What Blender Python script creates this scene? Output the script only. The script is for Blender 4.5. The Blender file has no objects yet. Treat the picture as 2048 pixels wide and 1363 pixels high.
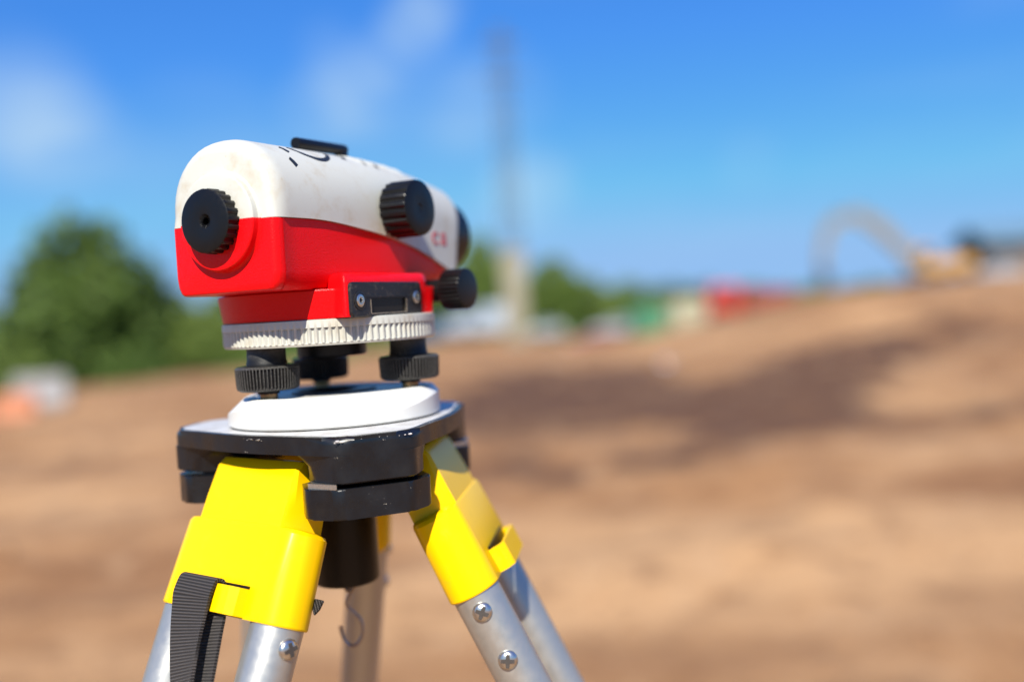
import bpy, bmesh, math, random
from math import sin, cos, pi, radians, hypot, atan2, exp
from mathutils import Vector, Matrix, noise

random.seed(7)
S = bpy.context.scene
COL = S.collection
ZI = 1.45                      # height of the level's circle (the eye level) over the ground at the tripod

# ------------------------------------------------------------------ camera
cam = bpy.data.cameras.new('camera')
cam.sensor_width = 36.0
cam.lens = 34.28
cam.clip_start = 0.02
cam.clip_end = 3000
cam.dof.use_dof = True
cam.dof.focus_distance = 0.488
cam.dof.aperture_fstop = 2.1
cam.dof.aperture_blades = 0
camo = bpy.data.objects.new('camera', cam)
COL.objects.link(camo)
camo.matrix_world = (Matrix.Translation((0.10298, -0.557, ZI)) @ Matrix.Rotation(radians(90 - 1.94), 4, 'X')
                     @ Matrix.Rotation(radians(-3.4), 4, 'Z'))
S.camera = camo

# ------------------------------------------------------------------ world, sun, exposure
SUN_ELEV = 43.5
SUN_AZ = 8.0                   # the light travels this many degrees to the right of +Y
w = bpy.data.worlds.new('World')
S.world = w
w.use_nodes = True
nt = w.node_tree
nt.nodes.clear()
L = nt.links.new
out = nt.nodes.new('ShaderNodeOutputWorld')
bg = nt.nodes.new('ShaderNodeBackground')
sky = nt.nodes.new('ShaderNodeTexSky')
sky.sky_type = 'NISHITA'
sky.sun_disc = False
sky.sun_elevation = radians(SUN_ELEV)
sky.sun_rotation = radians(180 + SUN_AZ)
sky.altitude = 200
sky.air_density = 1.0
sky.dust_density = 0.2
sky.ozone_density = 1.6
bg.inputs['Strength'].default_value = 0.062
hsv = nt.nodes.new('ShaderNodeHueSaturation')
hsv.inputs['Saturation'].default_value = 1.16
hsv.inputs['Value'].default_value = 1.0
L(sky.outputs[0], hsv.inputs['Color'])
tc = nt.nodes.new('ShaderNodeTexCoord')


def wmath(op, a, b=None, c=None, clamp=False):
    n = nt.nodes.new('ShaderNodeMath')
    n.operation = op
    n.use_clamp = clamp
    for i, v in enumerate((a, b, c)):
        if v is None:
            continue
        if isinstance(v, (int, float)):
            n.inputs[i].default_value = v
        else:
            L(v, n.inputs[i])
    return n.outputs[0]


# thin cirrus: stretched noise over the whole dome, and some denser wisps
mp = nt.nodes.new('ShaderNodeMapping')
mp.inputs['Rotation'].default_value = (0.0, -0.30, 0.2)
mp.inputs['Scale'].default_value = (1.3, 1.3, 6.5)
mp.inputs['Location'].default_value = (0.35, 0.1, 0.55)
L(tc.outputs['Generated'], mp.inputs['Vector'])
cn = nt.nodes.new('ShaderNodeTexNoise')
cn.inputs['Scale'].default_value = 1.7
cn.inputs['Detail'].default_value = 5
cn.inputs['Roughness'].default_value = 0.55
cn.inputs['Distortion'].default_value = 0.4
L(mp.outputs[0], cn.inputs['Vector'])
mr = nt.nodes.new('ShaderNodeMapRange')
mr.interpolation_type = 'SMOOTHSTEP'
mr.inputs['From Min'].default_value = 0.46
mr.inputs['From Max'].default_value = 0.86
mr.inputs['To Max'].default_value = 0.24
L(cn.outputs['Fac'], mr.inputs['Value'])
cloud = mr.outputs[0]
cn2 = nt.nodes.new('ShaderNodeTexNoise')
cn2.inputs['Scale'].default_value = 9
cn2.inputs['Detail'].default_value = 5
cn2.inputs['Distortion'].default_value = 0.5
mp2 = nt.nodes.new('ShaderNodeMapping')
mp2.inputs['Rotation'].default_value = (0.0, 0.45, 0.0)
mp2.inputs['Scale'].default_value = (0.8, 1.0, 2.6)
L(tc.outputs['Generated'], mp2.inputs['Vector'])
L(mp2.outputs[0], cn2.inputs['Vector'])
WISPS = [  # direction, angular radius (deg), strength
    ((-0.424, 0.882, 0.205), 4.7, 0.24), ((-0.397, 0.899, 0.182), 4.0, 0.19), ((-0.439, 0.878, 0.190), 4.0, 0.16), ((-0.174, 0.963, 0.207), 3.0, 0.16), ((-0.144, 0.964, 0.225), 3.1, 0.17), ((-0.161, 0.952, 0.259), 2.2, 0.09), ((-0.107, 0.961, 0.254), 2.3, 0.16), ((-0.076, 0.957, 0.280), 2.6, 0.28), ((-0.057, 0.953, 0.297), 2.3, 0.21), ((-0.131, 0.968, 0.213), 3.1, 0.14), ((0.030, 0.992, 0.120), 3.1, 0.28), ((0.002, 0.994, 0.112), 2.8, 0.19), ((-0.047, 0.977, 0.210), 3.7, 0.13), ((-0.024, 0.982, 0.189), 3.1, 0.12), ((-0.281, 0.947, 0.155), 6.2, 0.12), ((-0.405, 0.906, 0.124), 6.9, 0.12), ((0.002, 0.978, 0.207), 3.9, 0.11), ((-0.102, 0.984, 0.149), 6.2, 0.12), ((0.243, 0.962, 0.126), 2.4, 0.07)]
for d, r, k in WISPS:
    v = Vector(d).normalized()
    dn = nt.nodes.new('ShaderNodeVectorMath')
    dn.operation = 'DOT_PRODUCT'
    dn.inputs[1].default_value = v
    L(tc.outputs['Generated'], dn.inputs[0])
    m = nt.nodes.new('ShaderNodeMapRange')
    m.interpolation_type = 'SMOOTHSTEP'
    m.inputs['From Min'].default_value = cos(radians(r))
    m.inputs['From Max'].default_value = 1.0
    m.inputs['To Max'].default_value = k
    L(dn.outputs['Value'], m.inputs['Value'])
    f = wmath('MULTIPLY', m.outputs[0], wmath('MULTIPLY_ADD', cn2.outputs['Fac'], 2.6, -0.35, True))
    cloud = wmath('ADD', cloud, f, clamp=True)
mix = nt.nodes.new('ShaderNodeMix')
mix.data_type = 'RGBA'
mix.inputs[7].default_value = (5.2, 7.2, 9.2, 1)
L(cloud, mix.inputs[0])
# grade the sky like the photograph's film: saturated azure, flat in blue
sp_ = nt.nodes.new('ShaderNodeSeparateColor')
cb_ = nt.nodes.new('ShaderNodeCombineColor')
L(hsv.outputs[0], sp_.inputs[0])
for ch, (pw, gain, top_) in enumerate(((0.90, 0.47, 3.0), (0.78, 1.24, 5.35), (0.50, 3.75, 9.0))):
    L(wmath('MINIMUM', wmath('MULTIPLY', wmath('POWER', sp_.outputs[ch], pw), gain), top_), cb_.inputs[ch])
L(cb_.outputs[0], mix.inputs[6])

L(mix.outputs[2], bg.inputs['Color'])
L(bg.outputs[0], out.inputs['Surface'])

sun = bpy.data.lights.new('sun', 'SUN')
sun.energy = 5.0
sun.angle = radians(0.53)
sun.color = (1.0, 0.94, 0.82)
suno = bpy.data.objects.new('sun', sun)
COL.objects.link(suno)
e, a_ = radians(SUN_ELEV), radians(SUN_AZ)
SUNDIR = Vector((sin(a_) * cos(e), cos(a_) * cos(e), -sin(e)))
suno.rotation_euler = SUNDIR.to_track_quat('-Z', 'Y').to_euler()
suno.location = (0, -3, 8)

S.view_settings.view_transform = 'Standard'
S.view_settings.look = 'None'
S.view_settings.exposure = 0.66
S.view_settings.gamma = 1.0
S.render.engine = 'CYCLES'
S.cycles.use_denoising = True
S.cycles.max_bounces = 6
S.cycles.diffuse_bounces = 1
S.cycles.sample_clamp_indirect = 6


# ------------------------------------------------------------------ helpers
def tag(o, label=None, cat=None, group=None, kind=None):
    if label: o['label'] = label
    if cat: o['category'] = cat
    if group: o['group'] = group
    if kind: o['kind'] = kind
    return o


def empty(name, loc=(0, 0, 0), rz=0.0, parent=None):
    o = bpy.data.objects.new(name, None)
    o.empty_display_size = 0.05
    COL.objects.link(o)
    o.location = loc
    o.rotation_euler = (0, 0, rz)
    if parent: o.parent = parent
    return o


def obj(name, bm, mat, parent=None, ang=35, matrix=None, flat=False):
    bmesh.ops.recalc_face_normals(bm, faces=bm.faces[:])
    me = bpy.data.meshes.new(name)
    bm.to_mesh(me)
    bm.free()
    for m in (mat if isinstance(mat, (list, tuple)) else [mat]):
        me.materials.append(m)
    if not flat:
        me.polygons.foreach_set('use_smooth', [True] * len(me.polygons))
        me.set_sharp_from_angle(angle=radians(ang))
    o = bpy.data.objects.new(name, me)
    COL.objects.link(o)
    if parent: o.parent = parent
    if matrix is not None: o.matrix_local = matrix
    return o


def loft(bm, loops, cap0=True, cap1=True, closed=True, mi=0):
    rows = [[bm.verts.new(p) for p in lp] for lp in loops]
    n = len(rows[0])
    for r0, r1 in zip(rows, rows[1:]):
        for i in range(n if closed else n - 1):
            j = (i + 1) % n
            try:
                bm.faces.new((r0[i], r0[j], r1[j], r1[i])).material_index = mi
            except ValueError:
                pass
    if cap0:
        bm.faces.new(rows[0][::-1]).material_index = mi
    if cap1:
        bm.faces.new(rows[-1]).material_index = mi
    return rows


def lathe(bm, prof, seg=48, M=None, rib=None, mi=0):
    """prof: (r, z) pairs. rib: (count, depth, z0, z1, shape) cuts grooves in the rows between z0 and z1."""
    M = M or Matrix()
    loops = []
    for r, z in prof:
        lp = []
        for i in range(seg):
            t = 2 * pi * i / seg
            rr = r
            if rib and rib[2] - 1e-7 <= z <= rib[3] + 1e-7:
                c = cos(rib[0] * t)
                sh = rib[4] if len(rib) > 4 else 0.0
                rr = r - rib[1] * (0.5 - 0.5 * max(-1, min(1, c * 1.6 + sh)))
            lp.append(M @ Vector((rr * cos(t), rr * sin(t), z)))
        loops.append(lp)
    loft(bm, loops)
    return bm


def box(bm, x0, x1, y0, y1, z0, z1, M=None, bev=0.0, seg=2, mi=0):
    M = M or Matrix()
    vs = [bm.verts.new(M @ Vector(p)) for p in
          [(x0, y0, z0), (x1, y0, z0), (x1, y1, z0), (x0, y1, z0), (x0, y0, z1), (x1, y0, z1), (x1, y1, z1), (x0, y1, z1)]]
    fs = [bm.faces.new([vs[i] for i in q]) for q in
          [(3, 2, 1, 0), (4, 5, 6, 7), (0, 1, 5, 4), (1, 2, 6, 5), (2, 3, 7, 6), (3, 0, 4, 7)]]
    for f in fs: f.material_index = mi
    if bev:
        es = list({e for f in fs for e in f.edges})
        bmesh.ops.bevel(bm, geom=es, offset=bev, segments=seg, profile=0.5, affect='EDGES', clamp_overlap=True)
    return bm


def prism(bm, pts, z0, z1, M=None, bev=0.0, seg=3, only=None, mi=0):
    """extrude a polygon (x, y) from z0 to z1; only='top' bevels just the rim at z1"""
    M = M or Matrix()
    lo = [bm.verts.new(M @ Vector((x, y, z0))) for x, y in pts]
    hi = [bm.verts.new(M @ Vector((x, y, z1))) for x, y in pts]
    n = len(pts)
    fs = [bm.faces.new(lo[::-1]), bm.faces.new(hi)]
    for i in range(n):
        j = (i + 1) % n
        fs.append(bm.faces.new((lo[i], lo[j], hi[j], hi[i])))
    for f in fs: f.material_index = mi
    if bev:
        es = list(fs[1].edges) if only == 'top' else list({e for f in fs for e in f.edges})
        bmesh.ops.bevel(bm, geom=es, offset=bev, segments=seg, profile=0.5, affect='EDGES', clamp_overlap=True)
    return bm


def tube(bm, pts, r, seg=12, cap=True, mi=0):
    """round bar along a list of points; r a number or a list"""
    pts = [Vector(p) for p in pts]
    loops = []
    up = None
    for i, p in enumerate(pts):
        d = (pts[min(i + 1, len(pts) - 1)] - pts[max(i - 1, 0)]).normalized()
        if up is None:
            up = Vector((0, 0, 1)) if abs(d.z) < 0.9 else Vector((1, 0, 0))
        x = d.cross(up).normalized()
        y = x.cross(d).normalized()
        up = y
        rr = r[i] if isinstance(r, (list, tuple)) else r
        loops.append([p + rr * (cos(2 * pi * k / seg) * x + sin(2 * pi * k / seg) * y) for k in range(seg)])
    loft(bm, loops, cap, cap)
    return bm


def beam(bm, p, q, wd, hd, up=Vector((0, 0, 1)), bev=0.0, mi=0):
    p, q = Vector(p), Vector(q)
    d = (q - p)
    ln = d.length
    d.normalize()
    x = d.cross(up).normalized()
    y = x.cross(d)
    M = Matrix((( x.x, y.x, d.x, p.x), (x.y, y.y, d.y, p.y), (x.z, y.z, d.z, p.z), (0, 0, 0, 1)))
    return box(bm, -wd / 2, wd / 2, -hd / 2, hd / 2, 0, ln, M, bev, mi=mi)


# ------------------------------------------------------------------ materials
class N:
    def __init__(s, name):
        s.m = bpy.data.materials.new(name)
        s.m.use_nodes = True
        s.t = s.m.node_tree
        s.b = s.t.nodes['Principled BSDF']

    def n(s, ty, **kw):
        x = s.t.nodes.new(ty)
        for k, v in kw.items():
            if k.startswith('i_'):
                key = k[2:]
                x.inputs[int(key) if key.isdigit() else key.replace('_', ' ')].default_value = v
            else:
                setattr(x, k, v)
        return x

    def l(s, a, b):
        s.t.links.new(a, b)

    def noise(s, scale, detail=3, rough=0.55, vec=None, dist=0.0):
        x = s.n('ShaderNodeTexNoise', i_Scale=scale, i_Detail=detail, i_Roughness=rough, i_Distortion=dist)
        s.l(vec or s.coord(), x.inputs['Vector'])
        return x.outputs['Fac']

    def coord(s):
        if not hasattr(s, 'tc'):
            s.tc = s.n('ShaderNodeTexCoord')
        return s.tc.outputs['Object']

    def ramp(s, v, a, b, lo=0.0, hi=1.0):
        x = s.n('ShaderNodeMapRange', interpolation_type='SMOOTHSTEP')
        for k, q in (('From Min', a), ('From Max', b), ('To Min', lo), ('To Max', hi)):
            x.inputs[k].default_value = q
        s.l(v, x.inputs['Value'])
        return x.outputs[0]

    def mix(s, f, a, b):
        x = s.n('ShaderNodeMix', data_type='RGBA')
        for i, v in ((0, f), (6, a), (7, b)):
            if isinstance(v, (float, int)): x.inputs[i].default_value = v
            elif isinstance(v, tuple): x.inputs[i].default_value = v if len(v) == 4 else v + (1,)
            else: s.l(v, x.inputs[i])
        return x.outputs[2]

    def mul(s, a, b):
        x = s.n('ShaderNodeMath', operation='MULTIPLY')
        for i, v in enumerate((a, b)):
            if isinstance(v, (float, int)): x.inputs[i].default_value = v
            else: s.l(v, x.inputs[i])
        return x.outputs[0]

    def col(s, c):
        if isinstance(c, tuple): s.b.inputs['Base Color'].default_value = c if len(c) == 4 else c + (1,)
        else: s.l(c, s.b.inputs['Base Color'])
        return s

    def set(s, **kw):
        for k, v in kw.items():
            i = s.b.inputs[k.replace('_', ' ')]
            if isinstance(v, (float, int, tuple)): i.default_value = v
            else: s.l(v, i)
        return s

    def bump(s, h, strength=0.3, dist=0.001):
        x = s.n('ShaderNodeBump', i_Strength=strength, i_Distance=dist)
        s.l(h, x.inputs['Height'])
        s.l(x.outputs[0], s.b.inputs['Normal'])
        return s


def plain(name, c, rough=0.5, metal=0.0, var=0.12, scale=3.0, coat=0.0):
    x = N(name)
    f = x.noise(scale, 4)
    d = tuple(v * (1 - var) for v in c)
    u = tuple(min(1, v * (1 + var)) for v in c)
    x.col(x.mix(f, d, u)).set(Roughness=rough, Metallic=metal)
    if coat: x.set(Coat_Weight=coat, Coat_Roughness=0.08)
    return x.m


# white, slightly dirty moulded housing
x = N('white_housing_paint')
f1 = x.ramp(x.noise(55, 6, 0.7), 0.46, 0.76)
f2 = x.ramp(x.noise(420, 3, 0.6), 0.66, 0.80, 0, 0.55)
c = x.mix(x.mul(f1, 0.55), (0.51, 0.515, 0.465), (0.40, 0.315, 0.195))
c = x.mix(f2, c, (0.36, 0.28, 0.17))
x.col(c).set(Roughness=0.42, Specular_IOR_Level=0.45).bump(x.noise(1600, 2), 0.10, 0.0003)
WHITE = x.m

x = N('white_plate_paint')
f1 = x.ramp(x.noise(60, 5, 0.7), 0.70, 0.76)
x.col(x.mix(f1, (0.66, 0.655, 0.615), (0.42, 0.28, 0.16))).set(Roughness=0.38)
WHITE2 = x.m

x = N('red_housing_paint')
f1 = x.noise(30, 3)
x.col(x.mix(f1, (0.70, 0.0025, 0.005), (0.76, 0.003, 0.006))).set(Roughness=0.32, Specular_IOR_Level=0.2)
x.bump(x.noise(1300, 2, 0.6), 0.42, 0.0006)
RED = x.m

x = N('black_plastic')
f1 = x.noise(900, 3, 0.6)
f2 = x.ramp(x.noise(130, 5, 0.7), 0.62, 0.80, 0, 0.35)
x.col(x.mix(f2, (0.0045, 0.0045, 0.005), (0.022, 0.02, 0.018))).set(Roughness=x.ramp(f1, 0.2, 0.8, 0.30, 0.46), Specular_IOR_Level=0.3)
x.bump(f1, 0.12, 0.0003)
BLACK = x.m

x = N('dusty_black_rubber')
f1 = x.noise(1100, 3, 0.6)
f2 = x.ramp(x.noise(200, 5, 0.7), 0.45, 0.8, 0.1, 0.6)
geo = x.n('ShaderNodeNewGeometry')
c = x.mix(f2, (0.005, 0.005, 0.006), (0.022, 0.021, 0.019))
c = x.mix(x.mul(x.ramp(geo.outputs['Pointiness'], 0.51, 0.56), x.ramp(f1, 0.3, 0.7, 0.3, 1.0)), c, (0.075, 0.072, 0.067))
x.col(c).set(Roughness=0.5, Specular_IOR_Level=0.35).bump(f1, 0.3, 0.0004)
RUBBER = x.m

x = N('tripod_black_enamel')
sp = x.ramp(x.noise(300, 4, 0.7), 0.66, 0.70, 0, 0.8)
du = x.ramp(x.noise(45, 5, 0.7), 0.42, 0.78, 0.0, 0.55)
c = x.mix(du, (0.0045, 0.0055, 0.0075), (0.015, 0.0147, 0.0145))
ms = x.ramp(x.noise(70, 2), 0.56, 0.62)
c = x.mix(x.mul(sp, ms), c, (0.40, 0.36, 0.30))
x.col(c).set(Roughness=x.ramp(x.noise(60, 4), 0.3, 0.75, 0.22, 0.48)).bump(x.noise(500, 3), 0.12, 0.0004)
ENAMEL = x.m

x = N('scuffed_bare_edge')
x.col(x.mix(x.noise(800, 3), (0.42, 0.40, 0.38), (0.7, 0.68, 0.64))).set(Roughness=0.5, Metallic=0.4)
SCUFF = x.m

x = N('head_plate_aluminium')
x.col(x.mix(x.ramp(x.noise(90, 5, 0.7), 0.35, 0.8), (0.60, 0.60, 0.60), (0.40, 0.37, 0.33))).set(Roughness=0.5, Metallic=0.15)
PLATE = x.m

x = N('yellow_cast_paint')
f2 = x.ramp(x.noise(260, 4, 0.7), 0.70, 0.75, 0, 0.8)
ms = x.ramp(x.noise(40, 2), 0.55, 0.65)
c = x.mix(x.noise(30, 3), (0.87, 0.52, 0.0006), (0.91, 0.55, 0.001))
c = x.mix(x.mul(f2, ms), c, (0.12, 0.08, 0.02))
gr = x.ramp(x.noise(75, 6, 0.75), 0.56, 0.78, 0, 0.32)
c = x.mix(gr, c, (0.42, 0.25, 0.04))
x.col(c).set(Roughness=0.30, Coat_Weight=0.05, Coat_Roughness=0.10, Specular_IOR_Level=0.14).bump(x.noise(140, 3), 0.06, 0.0004)
YELLOW = x.m

x = N('anodised_aluminium_tube')
f1 = x.noise(200, 4, 0.6)
x.col(x.mix(f1, (0.43, 0.42, 0.39), (0.50, 0.49, 0.455))).set(Roughness=x.ramp(f1, 0.3, 0.7, 0.34, 0.43), Metallic=0.72)
x.bump(x.noise(900, 3), 0.05, 0.0002)
ALU = x.m

x = N('zinc_screw_metal')
x.col(x.mix(x.noise(900, 4, 0.7), (0.42, 0.41, 0.38), (0.72, 0.71, 0.68))).set(Roughness=0.28, Metallic=0.95)
ZINC = x.m
x = N('cross_recess_shade')  # dark colour painting the shade of the screw's cross recess
x.col(x.mix(x.noise(2500, 3), (0.015, 0.012, 0.011), (0.10, 0.085, 0.075))).set(Roughness=0.6, Metallic=0.1)
RECESS_SHADE = x.m
x = N('brass_stem')
x.col(x.mix(x.noise(400, 4), (0.30, 0.15, 0.06), (0.52, 0.30, 0.13))).set(Roughness=0.35, Metallic=0.85)
BRASS = x.m
x = N('rusty_hook_wire')
x.col(x.mix(x.noise(500, 4), (0.20, 0.15, 0.12), (0.55, 0.50, 0.45))).set(Roughness=0.35, Metallic=0.8)
WIRE = x.m
x = N('window_glass_dark')
x.col((0.016, 0.013, 0.011)).set(Roughness=0.25, Specular_IOR_Level=0.2)
GLASS = x.m
x = N('dusty_black_frame')
f2 = x.ramp(x.noise(330, 5, 0.75), 0.52, 0.72, 0, 0.5)
x.col(x.mix(f2, (0.011, 0.011, 0.012), (0.16, 0.12, 0.08))).set(Roughness=0.42).bump(x.noise(1200, 3), 0.3, 0.0003)
FRAME = x.m
x = N('woven_black_webbing')
uv = x.n('ShaderNodeUVMap')
sep = x.n('ShaderNodeSeparateXYZ')
x.l(uv.outputs[0], sep.inputs[0])
def _w(v, k, ph=0.0):
    m1 = x.n('ShaderNodeMath', operation='MULTIPLY_ADD'); x.l(v, m1.inputs[0]); m1.inputs[1].default_value = k
    if isinstance(ph, float): m1.inputs[2].default_value = ph
    else: x.l(ph, m1.inputs[2])
    m2 = x.n('ShaderNodeMath', operation='SINE'); x.l(m1.outputs[0], m2.inputs[0])
    return m2.outputs[0]
rowv = _w(sep.outputs['Y'], 2 * pi / 0.0015)
thr = _w(sep.outputs['X'], 2 * pi / 0.0009, x.mul(rowv, 1.2))
hh = x.n('ShaderNodeMath', operation='MULTIPLY_ADD'); x.l(thr, hh.inputs[0]); hh.inputs[1].default_value = 0.7; x.l(rowv, hh.inputs[2])
fz = x.ramp(hh.outputs[0], -0.9, 1.7)
x.col(x.mix(fz, (0.006, 0.0055, 0.0055), (0.105, 0.09, 0.084))).set(Roughness=0.7).bump(hh.outputs[0], 0.9, 0.0005)
WEB = x.m
PRINT_BLACK = plain('black_printed_ink', (0.012, 0.014, 0.016), 0.5)
PRINT_RED = plain('red_printed_ink', (0.50, 0.10, 0.10), 0.5)

# background materials
x = N('dug_soil')
pos = x.coord()
big = x.noise(0.32, 5, 0.6, pos)
mid = x.noise(1.1, 5, 0.62, pos)
fine = x.noise(14, 4, 0.7, pos)
c = x.mix(x.ramp(mid, 0.3, 0.72), (0.25, 0.125, 0.054), (0.36, 0.195, 0.090))
c = x.mix(x.ramp(big, 0.44, 0.66, 0, 0.8), c, (0.46, 0.275, 0.138))
mpb = x.n('ShaderNodeMapping', i_Rotation=(0, 0, 0.16), i_Scale=(0.22, 1.15, 1))
x.l(pos, mpb.inputs['Vector'])
band = x.noise(0.75, 4, 0.6, mpb.outputs[0], 0.6)
c = x.mix(x.ramp(band, 0.34, 0.52, 0.75, 0), c, (0.18, 0.082, 0.036))
c = x.mix(x.ramp(band, 0.54, 0.70, 0, 0.7), c, (0.49, 0.295, 0.147))
attp = x.n('ShaderNodeAttribute', attribute_name='pale')
c = x.mix(x.ramp(attp.outputs['Fac'], 0.1, 1.0, 0, 0.8), c, (0.49, 0.292, 0.143))
att = x.n('ShaderNodeAttribute', attribute_name='dark_earth')
sepn = x.n('ShaderNodeMath', operation='MULTIPLY_ADD')
x.l(mid, sepn.inputs[0]); sepn.inputs[1].default_value = 3.0; sepn.inputs[2].default_value = -1.5
dsum = x.n('ShaderNodeMath', operation='ADD'); x.l(att.outputs['Fac'], dsum.inputs[0]); x.l(sepn.outputs[0], dsum.inputs[1])
dm = x.ramp(dsum.outputs[0], 0.15, 0.95)
c = x.mix(x.mul(dm, 0.93), c, (0.078, 0.040, 0.026))
clump = x.noise(3.2, 4, 0.6, pos)
c = x.mix(x.ramp(clump, 0.52, 0.66, 0, 0.55), c, (0.16, 0.078, 0.038))
c = x.mix(x.ramp(clump, 0.30, 0.44, 0.45, 0), c, (0.50, 0.32, 0.18))
c = x.mix(x.ramp(fine, 0.55, 0.8, 0, 0.3), c, (0.17, 0.09, 0.045))
att2 = x.n('ShaderNodeAttribute', attribute_name='grass')
c = x.mix(x.ramp(att2.outputs['Fac'], 0.1, 0.9), c, (0.09, 0.14, 0.03))
x.col(c).set(Roughness=0.95, Specular_IOR_Level=0.15).bump(fine, 0.6, 0.05)
SOIL = x.m


def leafmat(name, d, u):
    x = N(name)
    f = x.noise(0.8, 3)
    g = x.noise(6, 2)
    c = x.mix(x.ramp(f, 0.3, 0.7), d, u)
    c = x.mix(x.ramp(g, 0.5, 0.8, 0, 0.5), c, tuple(v * 1.5 for v in u))
    x.col(c).set(Roughness=0.6, Specular_IOR_Level=0.25)
    return x.m


LEAF_DARK = leafmat('dark_green_leaves', (0.044, 0.084, 0.016), (0.10, 0.155, 0.030))
LEAF_MID = leafmat('green_leaves', (0.065, 0.115, 0.02), (0.145, 0.21, 0.04))
LEAF_LIGHT = leafmat('light_green_leaves', (0.085, 0.13, 0.026), (0.17, 0.235, 0.05))
BARK = plain('bark', (0.09, 0.065, 0.045), 0.9, var=0.4)
CONCRETE = plain('pale_concrete', (0.25, 0.23, 0.17), 0.85, var=0.15, scale=1.5)
STEEL = plain('galvanised_mast_steel', (0.06, 0.08, 0.11), 0.6)
CARWHITE = plain('white_vehicle_paint', (0.40, 0.46, 0.52), 0.3, coat=0.5)
CARBLUE = plain('blue_vehicle_paint', (0.04, 0.11, 0.24), 0.3, coat=0.5)
CARRED = plain('faded_red_vehicle_paint', (0.33, 0.08, 0.07), 0.35, coat=0.4)
TRUCKRED = plain('bright_red_truck_paint', (0.45, 0.04, 0.02), 0.35, coat=0.4)
TRUCKDARK = plain('dark_red_tipper_paint', (0.22, 0.022, 0.022), 0.45)
GREENBOX = plain('green_cabin_plastic', (0.06, 0.22, 0.12), 0.5)
CREAMBOX = plain('cream_cabin_plastic', (0.40, 0.37, 0.25), 0.5)
DIGGER = plain('faded_yellow_digger_paint', (0.50, 0.27, 0.06), 0.5)
ARM = plain('dusty_beige_boom_paint', (0.20, 0.185, 0.155), 0.6)
DARKGLASS = plain('dark_vehicle_glass', (0.02, 0.03, 0.04), 0.1)
TYRE = plain('tyre_rubber', (0.02, 0.02, 0.02), 0.8)
RIM = plain('grey_wheel_rim', (0.4, 0.4, 0.42), 0.4, 0.6)
ROOFBLUE = plain('blue_grey_roof_sheet', (0.12, 0.21, 0.29), 0.7)
SHEDWALL = plain('brown_shed_boards', (0.17, 0.11, 0.08), 0.8)
ORANGE = plain('orange_barrier_plastic', (0.40, 0.13, 0.05), 0.5)
BARWHITE = plain('white_barrier_plastic', (0.24, 0.23, 0.23), 0.5)
CHROME = plain('polished_steel', (0.8, 0.8, 0.8), 0.16, 1.0, var=0.05)
LAMP = plain('clear_lamp_lens', (0.8, 0.8, 0.75), 0.15)
TAIL = plain('red_tail_lamp_lens', (0.4, 0.02, 0.02), 0.2)

# ------------------------------------------------------------------ ground
CTRL = [(-40, 2, 0), (-12, 2, 0), (0, -6, 0), (0, 0, 0), (0, 4, 0), (-2.5, 4, 0), (3, 4, 0), (12, 2, 0.1), (40, 2, 0.4), (-6, 9, -0.02), (0, 9, 0.0),
        (3, 9, 0.05), (7, 9, 0.2), (-5, 16, 0.0), (0, 15, 0.10), (5, 15, 0.25), (10, 16, 0.55), (11, 24, 0.85), (20, 20, 0.9), (30, 20, 1.0),
        (-13.4, 25, -0.17), (-20, 25, -0.25), (-30, 25, -0.4), (-10.5, 25, -0.07), (-8.1, 25, 0.04), (-7.1, 25, 0.13), (-2.3, 37, -0.13), (-4, 30, 0.1), (-0.4, 40, -0.11), (1.7, 40, -0.4),
        (3.7, 40, -0.63), (5.8, 40, -0.44), (7.9, 40, 0.06), (10, 40, 0.56), (12.2, 40, 1.2), (14.3, 40, 1.38), (16.3, 40, 1.42),
        (21.5, 40, 1.65), (30, 40, 1.9), (45, 40, 2.2), (-14, 36, -1.6), (-24, 42, -2.6), (-9, 42, -1.2), (-40, 50, -3.4), (-24, 56, -3.0), (-8, 58, -0.7),
        (-1.5, 60, -0.3), (4.4, 52, -1.1), (7, 60, -0.7), (8.1, 58, -0.86), (9.9, 57, -0.93), (13, 58, -0.3), (16.3, 60, -0.2),
        (20, 60, 0.9), (26, 60, 1.25), (31, 60, 1.45), (36, 75, 1.7), (50, 75, 2.0), (-2, 72, -0.8), (4, 72, -1.2), (17, 85, -1.5),
        (-30, 90, -5), (0, 100, -3.2), (30, 110, -1.5), (25, 130, -2.2), (60, 110, 0.5), (-60, 110, -6)]


def hgt(x, y):
    far = max(0.0, min(1.0, (y - 120) / 120.0))
    sw = sz = 0.0
    for cx, cy, cz in CTRL:
        sc = 0.35 + 0.04 * max(0, y)
        d2 = ((x - cx) ** 2 + ((y - cy) * 0.8) ** 2) / (sc * sc) + 0.04
        q = 1.0 / d2 ** 1.7
        sw += q
        sz += q * cz
    z = sz / sw
    return z * (1 - far) - 8.0 * far


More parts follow.
